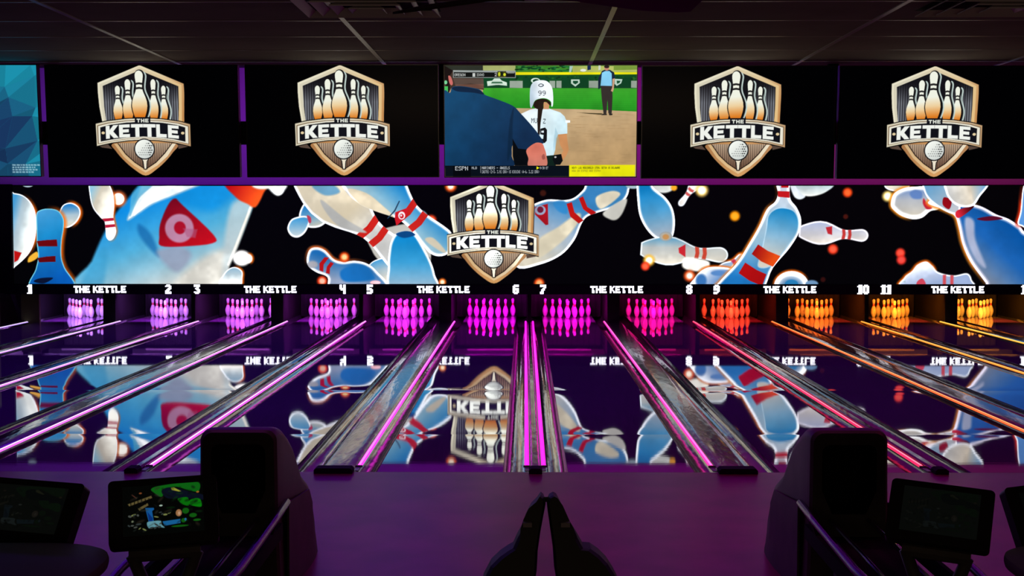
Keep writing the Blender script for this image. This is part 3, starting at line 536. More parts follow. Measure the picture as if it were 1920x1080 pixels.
    # ticker
    c.put([(60, 945), (1215, 945), (1215, 1045), (60, 1045)], (8, 16, 26)); c.put([(135, 945), (300, 945), (300, 1045), (135, 1045)], (5, 8, 14)); 
    c.put([(1215, 940), (1826, 938), (1826, 1042), (1215, 1045)], (236, 232, 16), blur=3)
    text57(c, 'ESPN', 155, 952, 36, (226, 232, 236), 1.0); c.put([(150, 970), (285, 970), (285, 973), (150, 973)], (5, 8, 14)); text57(c, 'MLB', 308, 955, 22, (200, 206, 210), .9)
    c.put([(388, 950), (393, 950), (393, 1012), (388, 1012)], (120, 126, 130)); text57(c, 'MARINERS - ANGELS', 402, 954, 24, (220, 226, 230), .75)
    text57(c, 'CASTRO (2-3, 3.92 ERA) VS KIKUCHI (4-6, 3.22 ERA)', 402, 988, 26, (200, 206, 210), .49)
    c.put([(912, 952), (938, 966), (912, 980)], (236, 232, 16)); text57(c, '9:38 ET', 942, 956, 22, (206, 212, 214), .6)
    text57(c, 'NEXT: LSU REGIONALS: UTAH, SETON VS DELAWARE', 1240, 956, 18, (60, 62, 20), .66); text57(c, 'NOW ON ESPN2 AND ESPN+', 1240, 984, 18, (130, 130, 30), .8)
    return c

def paint_teal():
    c = Canvas(-286, 123.5, 75, 330, 1.0, (22, 120, 148))
    rnd = random.Random(3)
    P = [[(-300+i*45+rnd.uniform(-14, 14), 115+j*38+rnd.uniform(-12, 12)) for i in range(10)] for j in range(7)]
    for j in range(6):
        for i in range(9):
            for tri in ((P[j][i], P[j][i+1], P[j+1][i]), (P[j][i+1], P[j+1][i+1], P[j+1][i])):
                mx = sum(p[0] for p in tri)/3; my = sum(p[1] for p in tri)/3
                d = min(1, max(0, (my-150)/80))*min(1, max(0, 1.5-abs(mx-(-5))/60))*(1 if my < 310 else .7)
                k = rnd.uniform(.88, 1.12)
                co = np.clip(np.array((26, 134, 160))*(1-d)+np.array((22, 40, 78))*d, 0, 255)*k
                if my > 240: co = co*.85+np.array((30, 110, 150))*.15
                c.put(tri, np.clip(co, 0, 250))
    for k in range(4):      # four lines too small to read
        x = 21
        while x < 70-(k % 2)*8:
            l = rnd.uniform(2, 7); c.put([(x, 308+k*4.4), (x+l, 308.4+k*4.4), (x+l, 311+k*4.4), (x, 310.6+k*4.4)], (180, 220, 232), op=.75); x += l+1.4
    return c
# ------------------------------------------------------------------ materials
M = {}
M['black'] = mat('black_plastic', (0.010, 0.009, 0.010), .45)
M['matte'] = mat('matte_black', (0.006, 0.006, 0.007), .8, spec=.2)
M['gloss_black'] = mat('gloss_black', (0.008, 0.008, 0.010), .18, spec=.6)
M['housing'] = mat('dark_housing', (0.07, 0.06, 0.055), .5, spec=.3, vary=((6, 6, 6), (0.055, 0.047, 0.045), (0.08, 0.068, 0.064)))
M['steel'] = mat('brushed_steel', (0.45, 0.42, 0.48), .28, metal=1.0)
M['gutter'] = mat('gutter_grey', (0.035, 0.032, 0.040), .10, metal=.0, spec=.9, coat=.3, bump=((9, 2.6, 9), .45, .010))
M['cap'] = mat('capping_grey', (0.028, 0.025, 0.030), .14, metal=.0, spec=.8, coat=.2, bump=((13, 2.8, 13), .55, .012))
M['clip'] = mat('strip_bracket', (0.18, 0.17, 0.19), .3, metal=.6)
M['edge'] = mat('capping_edge', (0.012, 0.011, 0.014), .3)
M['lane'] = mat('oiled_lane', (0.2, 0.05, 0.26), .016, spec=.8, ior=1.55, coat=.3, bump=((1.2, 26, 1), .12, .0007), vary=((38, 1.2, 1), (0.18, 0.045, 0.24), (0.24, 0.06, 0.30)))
M['deck'] = mat('pin_deck', (0.30, 0.26, 0.28), .07, spec=.8, coat=.5)
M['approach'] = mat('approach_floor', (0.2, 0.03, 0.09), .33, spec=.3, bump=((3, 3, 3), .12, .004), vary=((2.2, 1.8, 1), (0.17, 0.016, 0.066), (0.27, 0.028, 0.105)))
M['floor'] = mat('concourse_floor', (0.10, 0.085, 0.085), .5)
M['wallbk'] = mat('wall_paint', (0.55, 0.50, 0.52), .75)
M['beige'] = mat('beige_panel', (0.11, 0.12, 0.04), .8, spec=.1)
M['tile'] = mat('ceiling_tile', (0.3, 0.26, 0.24), .9, spec=.2, bump=((60, 60, 60), .25, .003), vary=((3, 3, 3), (0.27, 0.235, 0.215), (0.32, 0.28, 0.255)))
M['tbar'] = mat('ceiling_tbar', (0.62, 0.60, 0.60), .35)
M['vent'] = mat('vent_metal', (0.75, 0.70, 0.70), .4)
M['dark_ceiling'] = mat('dark_ceiling', (0.02, 0.018, 0.02), .9)
M['curtain'] = mat('pit_curtain', (0.010, 0.008, 0.012), .9, bump=((30, 1, 2), .6, .02))
M['kick'] = mat('kickback_dark', (0.006, 0.005, 0.006), .6, spec=.15)
M['kickfront'] = mat('kickback_front', (0.020, 0.020, 0.018), .6, spec=.15)
M['pinwhite'] = mat('pin_white', (0.78, 0.76, 0.74), .18, spec=.5, coat=.4)
M['setter'] = mat('setter_edge', (0.16, 0.15, 0.15), .5)
M['pinred'] = mat('pin_red', (0.62, 0.02, 0.04), .25)
M['sign'] = mat('sign_black', (0.002, 0.002, 0.0025), .5, spec=.1)
M['letters'] = mat('lit_white_letters', (0.8, 0.8, 0.8), .5, emit=(0.90, 0.93, 1.0), estr=1.9)
M['fan'] = mat('fan_blade', (0.035, 0.022, 0.020), .4)
M['table'] = mat('table_top', (0.20, 0.06, 0.13), .6, spec=.25)
M['ramp'] = mat('ramp_plastic', (0.022, 0.018, 0.015), .55)
M['pad'] = mat('highlight_grey', (0.30, 0.24, 0.26), .4)  # pale grey that paints the highlights on the ramp sides
M['screen'] = screen_mat('led_wall_screen', 1.0, rough=.6, spec=.05)
M['tvscreen'] = screen_mat('television_screen', 1.0, rough=.15, spec=.06)
M['padscreen'] = screen_mat('console_screen', 1.0, rough=.15, spec=.4)

# ------------------------------------------------------------------ the room
XL, XR = -10.9, 11.4
LANE_END, WALLY, BULK = 31.9, 28.93, 8.95
def struct(o, label=None): o['kind'] = 'structure'; return o
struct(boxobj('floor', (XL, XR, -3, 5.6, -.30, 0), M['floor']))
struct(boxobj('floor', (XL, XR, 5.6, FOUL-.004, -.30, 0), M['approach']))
struct(boxobj('floor', (XL, XR, FOUL, 33.2, -.40, -.20), M['matte']))
struct(boxobj('wall_left', (XL-.2, XL, -3, 33.2, -.4, 5.0), M['wallbk']))
struct(boxobj('wall_right', (XR, XR+.2, -3, 33.2, -.4, 5.0), M['wallbk']))
struct(boxobj('wall_back', (XL, XR, WALLY+.02, WALLY+.2, 2.72, 5.0), M['wallbk']))
struct(boxobj('wall_rear', (XL, XR, 33.0, 33.2, -.4, 2.72), M['matte']))
struct(boxobj('wall_front', (XL, XR, -3.2, -3.0, -.3, 3.3), M['matte']))
struct(boxobj('ceiling', (XL, XR, BULK, 33.2, 5.0, 5.1), M['dark_ceiling']))
struct(boxobj('ceiling', (XL, XR, -3, BULK, 3.045, 3.12), M['tile']))
struct(boxobj('wall_bulkhead', (XL, XR, BULK, BULK+.08, 3.06, 5.0), M['matte']))
# suspended grid: long bars every 1.22 m, cross bars every 0.61 m
bm = bmesh.new()
TX = [(at(328, 120, 8.7).x)+1.215*k for k in range(-6, 9)]
for x in TX: box(bm, x-.012, x+.012, 0, BULK, 3.0405, 3.047)
struct(obj('trim_1', bm, M['tbar'])); 
bm = bmesh.new()
y = BULK-.25
while y > 1: box(bm, XL, XR, y-.008, y+.008, 3.0425, 3.047); y -= .61
struct(obj('trim_2', bm, M['tbar']))
# low beige panels at the service aisle beside lane 1
struct(boxobj('wall_aisle', (XL, -10.19, 28.3, 28.4, -.2, 1.56), M['beige']))
struct(boxobj('wall_aisle', (-10.16, -9.80, 29.50, 29.60, -.2, .60), M['beige']))

# ------------------------------------------------------------------ lanes
SEAMS = [FOUL, 14.45, 18.11, 21.77, 25.43, 29.09]
def lane_height(y):
    h = 0
    for s_ in SEAMS[1:5]:
        d = abs(y-s_)
        if d < .5: h -= (.0006 if s_ > 20 else .0021 if s_ > 16 else .0012)*((.5-d)/.5)**2
    return h
def lane_surface():
    ys = []
    y = FOUL
    while y < LANE_END-.9:
        ys.append(y); near = min(abs(y-s_) for s_ in SEAMS[1:5]); y += .06 if near < .62 else .25
    for s_ in SEAMS[1:5]: ys.append(s_)
    ys = sorted(set(round(v, 3) for v in ys)); bm = bmesh.new(); W = .527
    rows = [[bm.verts.new((x, y, z+lane_height(y) if z == 0 else z)) for x, z in ((-W, -.05), (-W, 0), (-W/3, 0), (W/3, 0), (W, 0), (W, -.05))] for y in ys]
    for A, B in zip(rows, rows[1:]):
        for k in range(5): bm.faces.new((A[k], A[k+1], B[k+1], B[k]))
        bm.faces.new((A[5], A[0], B[0], B[5]))
    bm.faces.new(rows[0]); bm.faces.new(rows[-1])
    yb = ys[-1]
    me = obj('lane_surface', bm, M['lane']); me.data.set_sharp_from_angle(angle=.6)
    for p in me.data.polygons: p.use_smooth = True
    me.data.set_sharp_from_angle(angle=.6)
    return me, yb
proto, DECK0 = lane_surface()
lane_me = proto.data; bpy.data.objects.remove(proto)
bm = bmesh.new(); box(bm, -.527, .527, DECK0+.003, LANE_END, -.05, 0); deck_o = obj('pin_deck', bm, M['deck']); deck_me = deck_o.data; bpy.data.objects.remove(deck_o)
bm = bmesh.new()
prof = [(-.117*math.cos(a), -.012-.095*math.sin(a)) for a in np.linspace(0, PI, 13)]
prof = [(-.1165, -.004)]+prof[1:-1]+[(.1165, -.004)]
prof += [(u*1.0, z-.012) for u, z in prof[::-1]]
prism(bm, prof, FOUL+.002, LANE_END)
g_ = obj('gutter', bm, M['gutter'], smooth=.7); gut_me = g_.data; bpy.data.objects.remove(g_)
bm = bmesh.new(); box(bm, -.50, .50, FOUL-.001, FOUL+.004, -.19, -.052)

NUMW = ['zero', 'one', 'two', 'three', 'four', 'five', 'six', 'seven', 'eight', 'nine', 'ten', 'eleven', 'twelve']
TONE = ['', 'lavender', 'lilac', 'violet', 'purple violet', 'orchid', 'magenta', 'hot magenta', 'pink', 'red', 'orange', 'amber', 'yellow amber']
for i, x in enumerate(LANE_CX):
    r = empty('bowling_lane', (x, FOUL, 0)); n = i+1
    tag(r, 'glossy dark bowling lane running to the %s pins under lit number %d' % (TONE[n], n), 'bowling lane', 'oiled bowling lanes side by side')
    link('lane_surface', lane_me, r, (0, -FOUL, 0)); link('pin_deck', deck_me, r, (0, -FOUL, 0))
    link('gutter', gut_me, r, (-.527-.1175, -FOUL, 0)); link('gutter', gut_me, r, (.527+.1175, -FOUL, 0))

# ------------------------------------------------------------------ pins
def pin_mesh():
    H, R0 = .381, .381
    T = [p[0] for p in PROF]; Rr = [p[1] for p in PROF]
    tt = list(np.linspace(0, .6, 13))+[.61, .665, .68, .735, .76, .80, .842, .88, .91, .94, .96, .98, .992]
    bm = bmesh.new(); rings = []; N = 20
    for t in tt:
        r = float(np.interp(t, T, Rr))*R0
        if t > .9: r = .085*R0*math.sqrt(max(0, 1-((t-.9)/.1)**2))
        rings.append([bm.verts.new((r*math.cos(2*PI*k/N), r*math.sin(2*PI*k/N), t*H)) for k in range(N)])
    top = bm.verts.new((0, 0, H))
    for j, (A, B) in enumerate(zip(rings, rings[1:])):
        red = (.61 < (tt[j]+tt[j+1])/2 < .665) or (.68 < (tt[j]+tt[j+1])/2 < .735)
        for k in range(N):
            f = bm.faces.new((A[k], A[(k+1) % N], B[(k+1) % N], B[k])); f.material_index = 1 if red else 0
    for k in range(N): bm.faces.new((rings[-1][k], rings[-1][(k+1) % N], top))
    bm.faces.new(rings[0][::-1])
    for f in bm.faces: f.smooth = True
    o = obj('bowling_pin', bm, [M['pinwhite'], M['pinred']]); me = o.data; bpy.data.objects.remove(o); return me
pin_me = pin_mesh()
S = .3048; RW = S*math.sqrt(3)/2
SPOT = [(0, 0, 'at the front point of'), (-S/2, 1, 'second row, left of the middle in'), (S/2, 1, 'second row, right of the middle in'), (-S, 2, 'third row, left side of'), (0, 2, 'third row, centre of'), (S, 2, 'third row, right side of'),
        (-1.5*S, 3, 'back row, outermost left of'), (-S/2, 3, 'back row, inner left of'), (S/2, 3, 'back row, inner right of'), (1.5*S, 3, 'back row, outermost right of')]
for i, x in enumerate(LANE_CX):
    for k, (dx, row, where) in enumerate(SPOT):
        o = link('bowling_pin', pin_me, None, (x+dx, HEADPIN+row*RW, 0))
        tag(o, 'bowling pin %s the %s rack below number %d' % (where, TONE[i+1], i+1), 'bowling pin', 'ten standing pins on lane %s' % NUMW[i+1])

# ------------------------------------------------------------------ dividers with light strips
DIV = [(-10.125, .05), (-8.425, .123), (-6.74, .038), (-5.055, .123), (-3.37, .038), (-1.685, .123), (0, .038), (1.685, .123), (3.37, .038), (5.055, .123), (6.74, .038), (8.425, .123), (10.125, .05)]
STRIPC = [(.50, .32, 1.0), (.62, .30, 1.0), (.72, .22, 1.0), (.85, .16, .95), (.95, .10, .90), (1.0, .035, .80), (1.0, .005, .72), (1.0, .03, .40), (1.0, .02, .10), (1.0, .13, .02), (1.0, .28, .02), (1.0, .42, .03), (1.0, .55, .05)]
COREC = [(.85, .75, 1), (.9, .72, 1), (1, .70, 1), (1, .62, 1), (1, .62, 1), (1, .20, .95), (1, .015, .82), (1, .16, .62), (1, .20, .30), (1, .35, .10), (1, .50, .10), (1, .65, .15), (1, .75, .25)]
STRIPN = ['pale lavender', 'lavender', 'lilac', 'light violet', 'violet', 'bright magenta', 'twin hot magenta', 'pink magenta', 'red pink', 'orange red', 'orange', 'amber', 'yellow']
for i, (x, hw) in enumerate(DIV):
    wide = hw > .1
    r = empty('lane_divider', (x, FOUL, 0))
    if i == 0: where = 'outside lane 1'
    elif i == 12: where = 'outside lane 12'
    else: where = 'between lanes %d and %d' % (i, i+1)
    tag(r, '%s lane divider with %s light strip%s %s' % ('wide' if wide else 'narrow', STRIPN[i], 's' if i == 6 else '', where), 'lane divider', 'dividers with light strips')
    L = 29.6-FOUL
    cw = hw+.028 if wide else hw
    if wide: pf = [(-hw+.003, -.10), (-hw+.003, .0), (-cw, .0), (-cw, .006), (-cw+.02, .017), (-cw*.55, .024), (0, .020), (cw*.55, .024), (cw-.02, .017), (cw, .006), (cw, .0), (hw-.003, .0), (hw-.003, -.10)]
    else: pf = [(-cw, -.10), (-cw, .012), (-cw*.6, .026), (cw*.6, .026), (cw, .012), (cw, -.10)]
    bm = bmesh.new(); prism(bm, pf, .03, L); obj('capping', bm, M['cap'], r, smooth=.5)
    bm = bmesh.new(); ew = .16 if wide else .055
    prism(bm, [(-ew, -.0), (-ew, .030), (-ew+.02, .046), (ew-.02, .046), (ew, .030), (ew, 0)], -.10, .05); obj('end_cap', bm, M['matte'], r)
    sides = [-1, 1] if i == 6 else ([1] if i < 6 else [-1])
    em = mat('light_strip_%s' % STRIPN[i].replace(' ', '_'), (0, 0, 0), .4, emit=STRIPC[i], estr=1.3 if i != 6 else 1.15)
    ec = mat('light_core_%s' % STRIPN[i].replace(' ', '_'), (0, 0, 0), .4, emit=COREC[i], estr=1.5)
    for s_ in sides:
        sx = s_*(hw+.034)
        if wide: sx = s_*(cw+.029)
        y1 = 29.75-FOUL
        bm = bmesh.new(); box(bm, sx-.013, sx+.013, .22, y1, -.013, -.004); obj('strip_glow_block', bm, M['edge'], r)  # added under the strip to block part of its glow into the gutter
        bm = bmesh.new(); prism(bm, [(sx-.021, -.003), (sx-.018, .007), (sx-.010, .0125), (sx+.010, .0125), (sx+.018, .007), (sx+.021, -.003)], .28, y1); st = obj('light_strip', bm, em, r)
        bm = bmesh.new(); prism(bm, [(sx-.0095, .0126), (sx-.006, .0165), (sx+.006, .0165), (sx+.0095, .0126)], .285, y1); obj('light_core', bm, ec, st)
        bm = bmesh.new(); box(bm, sx-.018, sx+.018, .03, .215, -.001, .006); box(bm, sx-.03, sx+.03, .225, .24, -.001, .016); obj('strip_clip', bm, M['clip'], r)

# kickbacks between the pin decks
for i, (x, hw) in enumerate(DIV):
    r = empty('kickback', (x, 29.62, 0)); kw = hw+.0
    where = 'beside lane 1' if i == 0 else 'beside lane 12' if i == 12 else 'between the pins of lanes %d and %d' % (i, i+1)
    tag(r, 'dark %s kickback wall standing %s' % ('broad' if hw > .1 else 'thin', where), 'kickback', 'kickback walls beside the pin decks')
    if hw > .1:
        bm = bmesh.new(); box(bm, -kw, kw, .0, .03, -.02, .66); obj('front_panel', bm, M['kickfront'], r)
        for s_ in (-1, 1):
            bm = bmesh.new(); box(bm, s_*(kw-.013)-.012, s_*(kw-.013)+.012, .031, 2.3, -.1, .66); obj('side_panel', bm, M['kick'], r)
    else:
        bm = bmesh.new(); box(bm, -kw, kw, 0, 2.3, -.1, .66); obj('side_panel', bm, M['kick'], r)
for i, x in enumerate(LANE_CX):
    bm = bmesh.new(); n = 40
    A = [bm.verts.new((-.76+1.52*k/n, .02*math.sin(k*1.9), 1.3)) for k in range(n+1)]; B = [bm.verts.new((-.76+1.52*k/n, .025*math.sin(k*1.9), -.05)) for k in range(n+1)]
    A2 = [bm.verts.new(v.co+Vector((0, .02, 0))) for v in A]; B2 = [bm.verts.new(v.co+Vector((0, .02, 0))) for v in B]
    for k in range(n):
        bm.faces.new((A[k], A[k+1], B[k+1], B[k])); bm.faces.new((A2[k], A2[k+1], B2[k+1], B2[k])); bm.faces.new((A[k], A[k+1], A2[k+1], A2[k])); bm.faces.new((B[k], B[k+1], B2[k+1], B2[k]))
    bm.faces.new((A[0], B[0], B2[0], A2[0])); bm.faces.new((A[n], B[n], B2[n], A2[n]))
    o = obj('pit_curtain', bm, M['curtain'], None, (x, LANE_END+.06, 0), smooth=True)
    tag(o, 'black curtain hanging behind the %s pins below number %d' % (TONE[i+1], i+1), 'curtain', 'curtains behind the pins')
    # lamp bar that lights the pins, laid across the kickbacks
    r = empty('deck_light', (x, 29.72, .661))
    tag(r, 'thin %s lamp bar behind the sign beam above lane %d' % (TONE[i+1], i+1), 'lamp', 'lamp bars over the pin decks')
    boxobj('lamp_housing', (-.785, .785, -.04, .04, .0, .05), M['matte'], r)
    boxobj('lamp_lens', (-.46, .46, .041, .044, .010, .04), mat('deck_lens_%d' % i, (0, 0, 0), .4, emit=PINC[i], estr=1.0), r)
    # pinsetter table hanging over the rack, its pale front edge mirrored in the lane
    r = empty('pinsetter', (x, 31.0, 0))
    tag(r, 'pale edge of the pinsetter over the %s pins below number %d' % (TONE[i+1], i+1), 'pinsetter', 'pinsetters over the racks')
    boxobj('setter_table', (-.785, .785, -.05, .80, .661, .95), M['matte'], r)
    boxobj('front_edge', (-.50, .50, -.070, -.052, .664, .682), M['setter'], r)
# ------------------------------------------------------------------ video wall and sign beam
MY = 28.85
zt, zb = at(984, 348.5, MY).z, at(984, 532.5, MY).z
xl, xr = at(25, 440, MY).x, at(1958, 440, MY).x
wall = empty('video_wall', ((xl+xr)/2, MY, zb))
tag(wall, 'long bright video wall showing flying white bowling pins above the lanes', 'video wall')
c = paint_wall(); c.mottle(.045, 22); me = c.mesh('screen', xr-xl, zt-zb, M['screen'], gain=.75)
link('screen', me, wall, (0, 0, (zt-zb)/2))
bm = bmesh.new(); hw_ = (xr-xl)/2
box(bm, -hw_-.02, hw_+.02, .005, .075, -.02, zt-zb+.02); obj('cabinet', bm, M['sign'], wall)
sign = empty('lane_sign_beam', (0, 28.82, .62))
tag(sign, 'long black beam with lit lane numbers and THE KETTLE lettering', 'sign beam')
z1 = zb-.022
boxobj('beam', (-10.25, 10.6, -.03, .10, -.02, z1-.62), M['sign'], sign)
boxobj('side_board', (XL+.01, -10.075, -.02, .06, -.0, 2.12), M['sign'], sign)
BIT = {'T': ['111111', '111111', '001100', '001100', '001100', '001110', '001110', '001110'], 'H': ['110011', '110011', '110011', '111111', '111111', '110011', '110011', '110011'],
       'E': ['111111', '111110', '110000', '111110', '111110', '110000', '111111', '111111'], 'K': ['110011', '110110', '111100', '111000', '111100', '110110', '110011', '110011'],
       'L': ['110000', '110000', '110000', '110000', '110000', '110000', '111111', '111110'],
       '1': ['0111', '1111', '0111', '0111', '0111', '0111', '0111', '1111'], '2': ['01110', '11111', '00011', '00111', '01110', '11100', '11111', '11111'],
       '3': ['11111', '11111', '00110', '01110', '00111', '00011', '11111', '01110'], '4': ['11011', '11011', '11011', '11111', '01111', '00011', '00011', '00011'],
       '5': ['11111', '11111', '11000', '11110', '11111', '00011', '11111', '11110'], '6': ['01111', '11111', '11000', '11111', '11111', '11011', '11111', '01110'],
       '7': ['11111', '11111', '00011', '00110', '01110', '01100', '11100', '11100'], '8': ['01110', '11111', '11011', '01110', '11111', '11011', '11111', '01110'],
       '9': ['01110', '11111', '11011', '11111', '11111', '00011', '11110', '11100'], '0': ['01110', '11111', '11011', '11011', '11011', '11011', '11111', '01110']}
def bits(txt, h, gap=.55, wf=1.0, thick=.008):
    """flat raised letters built on a shared grid"""
    bm = bmesh.new(); p = h/8; pw = p*wf; x = 0; V = {}
    def v(xx, j, y):
        k = (round(xx, 5), j, y)
        if k not in V: V[k] = bm.verts.new((xx, y, -j*p))
        return V[k]
    for ch in txt:
        if ch == ' ': x += pw*3; continue
        B = BIT[ch]; n = len(B[0])
        for j in range(8):
            for i in range(n):
                if B[j][i] != '1': continue
                a, b = x+i*pw, x+(i+1)*pw; sk = lambda q, jj: q
                bm.faces.new((v(a, j, 0), v(b, j, 0), v(b, j+1, 0), v(a, j+1, 0)))
                for di, dj, e in ((-1, 0, ((a, j), (a, j+1))), (1, 0, ((b, j), (b, j+1))), (0, -1, ((a, j), (b, j))), (0, 1, ((a, j+1), (b, j+1)))):
                    ii, jj = i+di, j+dj
                    if not (0 <= ii < n and 0 <= jj < 8 and B[jj][ii] == '1'):
                        (x0, j0), (x1, j1) = e
                        bm.faces.new((v(x0, j0, 0), v(x1, j1, 0), v(x1, j1, thick), v(x0, j0, thick)))
        x += n*pw+pw*gap
    for vv in bm.verts: vv.co.x -= (x-pw*gap)/2
    return bm
SY = 28.782
for k in range(6):
    cx = -8.425+3.37*k
    obj('lettering', bits('THE KETTLE', .138, .5, .975), M['letters'], sign, (cx+(.055, .01, .01, .01, 0, -.12)[k], SY-28.82, at(984, 536.2, SY).z-.62))
    for n, sx in ((2*k+1, cx-1.685+.265+(.10 if k == 0 else -.09 if k == 5 else 0)), (2*k+2, cx+1.685-.265-(.03 if k == 0 else .20 if k == 5 else 0))):
        o = obj('lane_number', bits(str(n), .182, .5, 1.05), M['letters'], sign, (sx, SY-28.82, at(984, 533.8, SY).z-.62)); o['label'] = 'lit white number %d' % n

# ------------------------------------------------------------------ televisions
TVY, TVS = 8.70, 320.0
ctv = Canvas(461.5, 123.5, 822.5, 330, 1.6, (1, 1, 2))
crest(ctv, 550, 110, 1/4.695, 1/4.695)
tv_logo = ctv.mesh('screen', 1.120, .6453, M['tvscreen'], gain=0)
cg = paint_game(); cg.mottle(.06, 90, 9)
tv_game = cg.mesh('screen', 1.120, .6453, M['tvscreen'], gain=.1)
tv_teal = paint_teal().mesh('screen', 1.120, .6453, M['tvscreen'])
bmz = bmesh.new()
TILT = math.radians(5)
def tv(i, me, label):
    x = at([-106, 268, 642, 1013.5, 1384, 1753][i], 228, TVY).x
    z = at(984, [226, 227, 227, 227.5, 229.5, 230][i], TVY).z
    r = empty('television', (x, TVY, z)); r.rotation_euler = (TILT, 0, 0)
    tag(r, label, 'television', 'overhead televisions in a row')
    link('screen', me, r, (0, 0, 0))
    w, h, t = .5645, .328, .0045
    bm = bmesh.new(); box(bm, -w, w, .0015, .045, -h, h); obj('housing', bm, M['black'], r)
    bm = bmesh.new()
    for a in ((-w, w, h-t, h), (-w, w, -h, -h+t), (-w, -w+t, -h+t, h-t), (w-t, w, -h+t, h-t)): box(bm, a[0], a[1], -.006, .0012, a[2], a[3])
    bmesh.ops.remove_doubles(bm, verts=bm.verts[:], dist=1e-5); obj('bezel', bm, M['gloss_black'], r)
    bm = bmesh.new(); box(bm, -.2, .2, .046, .085, -.16, .16); obj('wall_bracket', bm, M['matte'], r)
    return r
tv(0, tv_teal, 'television with a teal faceted picture cut off at the frame edge, beside a crest screen')
tv(1, tv_logo, 'television showing the crest on black, next to the teal screen')
tv(2, tv_logo, 'television showing the crest on black, between another crest screen and the softball game')
tv(3, tv_game, 'television showing a softball broadcast with a man in navy and a runner')
tv(4, tv_logo, 'television showing the crest on black, beside the yellow-cornered softball screen')
tv(5, tv_logo, 'television showing the crest on black, endmost under the ceiling vent')
rail = empty('screen_rail', (0, TVY+.11, 0))
tag(rail, 'black mounting rail running behind the row of overhead televisions', 'mounting rail')
zr = at(984, 249, TVY+.12).z
boxobj('rail_beam', (-4.4, 3.6, .0, .05, zr-.068, zr+.068), M['matte'], rail)
for x in (-2.9, -.58, 1.74): boxobj('hanger', (x-.03, x+.03, .05, .09, zr-.05, 3.05), M['matte'], rail)

# ------------------------------------------------------------------ vents and fan under the ceiling
def vent(cx, cy, label):
    r = empty('ceiling_vent', (cx, cy, 3.03)); tag(r, label, 'ceiling vent', 'square ceiling vents')
    for k in range(4):
        a = .29-k*.072; b = a-.035; z = .0-k*.004
        bm = bmesh.new()
        o4 = [(-a, -a), (a, -a), (a, a), (-a, a)]; i4 = [(-b, -b), (b, -b), (b, b), (-b, b)]
        O = [bm.verts.new((x, y, z-.012)) for x, y in o4]; I = [bm.verts.new((x, y, z+.012)) for x, y in i4]
        O2 = [bm.verts.new((x, y, z-.007)) for x, y in o4]; I2 = [bm.verts.new((x, y, z+.014)) for x, y in i4]
        for j in range(4):
            q = (j+1) % 4
            bm.faces.new((O[j], O[q], I[q], I[j])); bm.faces.new((O2[j], O2[q], I2[q], I2[j])); bm.faces.new((O[j], O[q], O2[q], O2[j])); bm.faces.new((I[j], I[q], I2[q], I2[j]))
        obj('louver', bm, M['vent'], r)
    boxobj('back_plate', (-.29, .29, -.29, .29, .0145, .0155), M['matte'], r)
p1 = at(1815, 15, 6.3)
vent(TX[[abs(x-at(1740, 0, 6.15).x) for x in TX].index(min(abs(x-at(1740, 0, 6.15).x) for x in TX))]+.40, 6.28, 'square louvered ceiling vent above the endmost crest television')
vent(at(690, 12, 6.28).x, 6.28, 'square louvered ceiling vent beside the blade of the fan')
fan = empty('ceiling_fan', (-.05, 5.02, 2.895))
tag(fan, 'dark ceiling fan hanging low under the tiles at the top centre', 'ceiling fan')
bm = bmesh.new(); prism(bm, [(.09*math.cos(a), .09*math.sin(a)) for a in np.linspace(0, 2*PI, 20, endpoint=False)], -.012, .03); bmesh.ops.rotate(bm, verts=bm.verts, matrix=Matrix.Rotation(PI/2, 3, 'X')); obj('motor', bm, M['fan'], fan, smooth=.6)
bm = bmesh.new(); tube(bm, [(0, 0, .05), (0, 0, .158)], .03); obj('down_rod', bm, M['fan'], fan)
for k, a in enumerate((18, 140, 260)):
    bm = bmesh.new(); n = 12
    up = []; dn = []
    for j in range(n+1):
        t = j/n; rr = .12+.48*t; wdt = .035+.06*min(1, t*1.6)*(1 if t < .93 else .8)
        for lst, zz in ((up, .004), (dn, -.004)):
            lst.append([bm.verts.new((rr, s_*wdt, zz-s_*wdt*.26)) for s_ in (-1, 1)])
    for j in range(n):
        for lst in (up, dn): bm.faces.new((lst[j][0], lst[j][1], lst[j+1][1], lst[j+1][0]))
        for s_ in (0, 1): bm.faces.new((up[j][s_], up[j+1][s_], dn[j+1][s_], dn[j][s_]))
    bm.faces.new((up[0][0], up[0][1], dn[0][1], dn[0][0])); bm.faces.new((up[n][0], up[n][1], dn[n][1], dn[n][0]))
    o = obj('blade', bm, M['fan'], fan); o.rotation_euler = (0, 0, math.radians(a))
    bm = bmesh.new(); tube(bm, [(.06, 0, -.01), (.16, 0, 0)], .012, 6); b = obj('blade_arm', bm, M['fan'], fan); b.rotation_euler = (0, 0, math.radians(a))
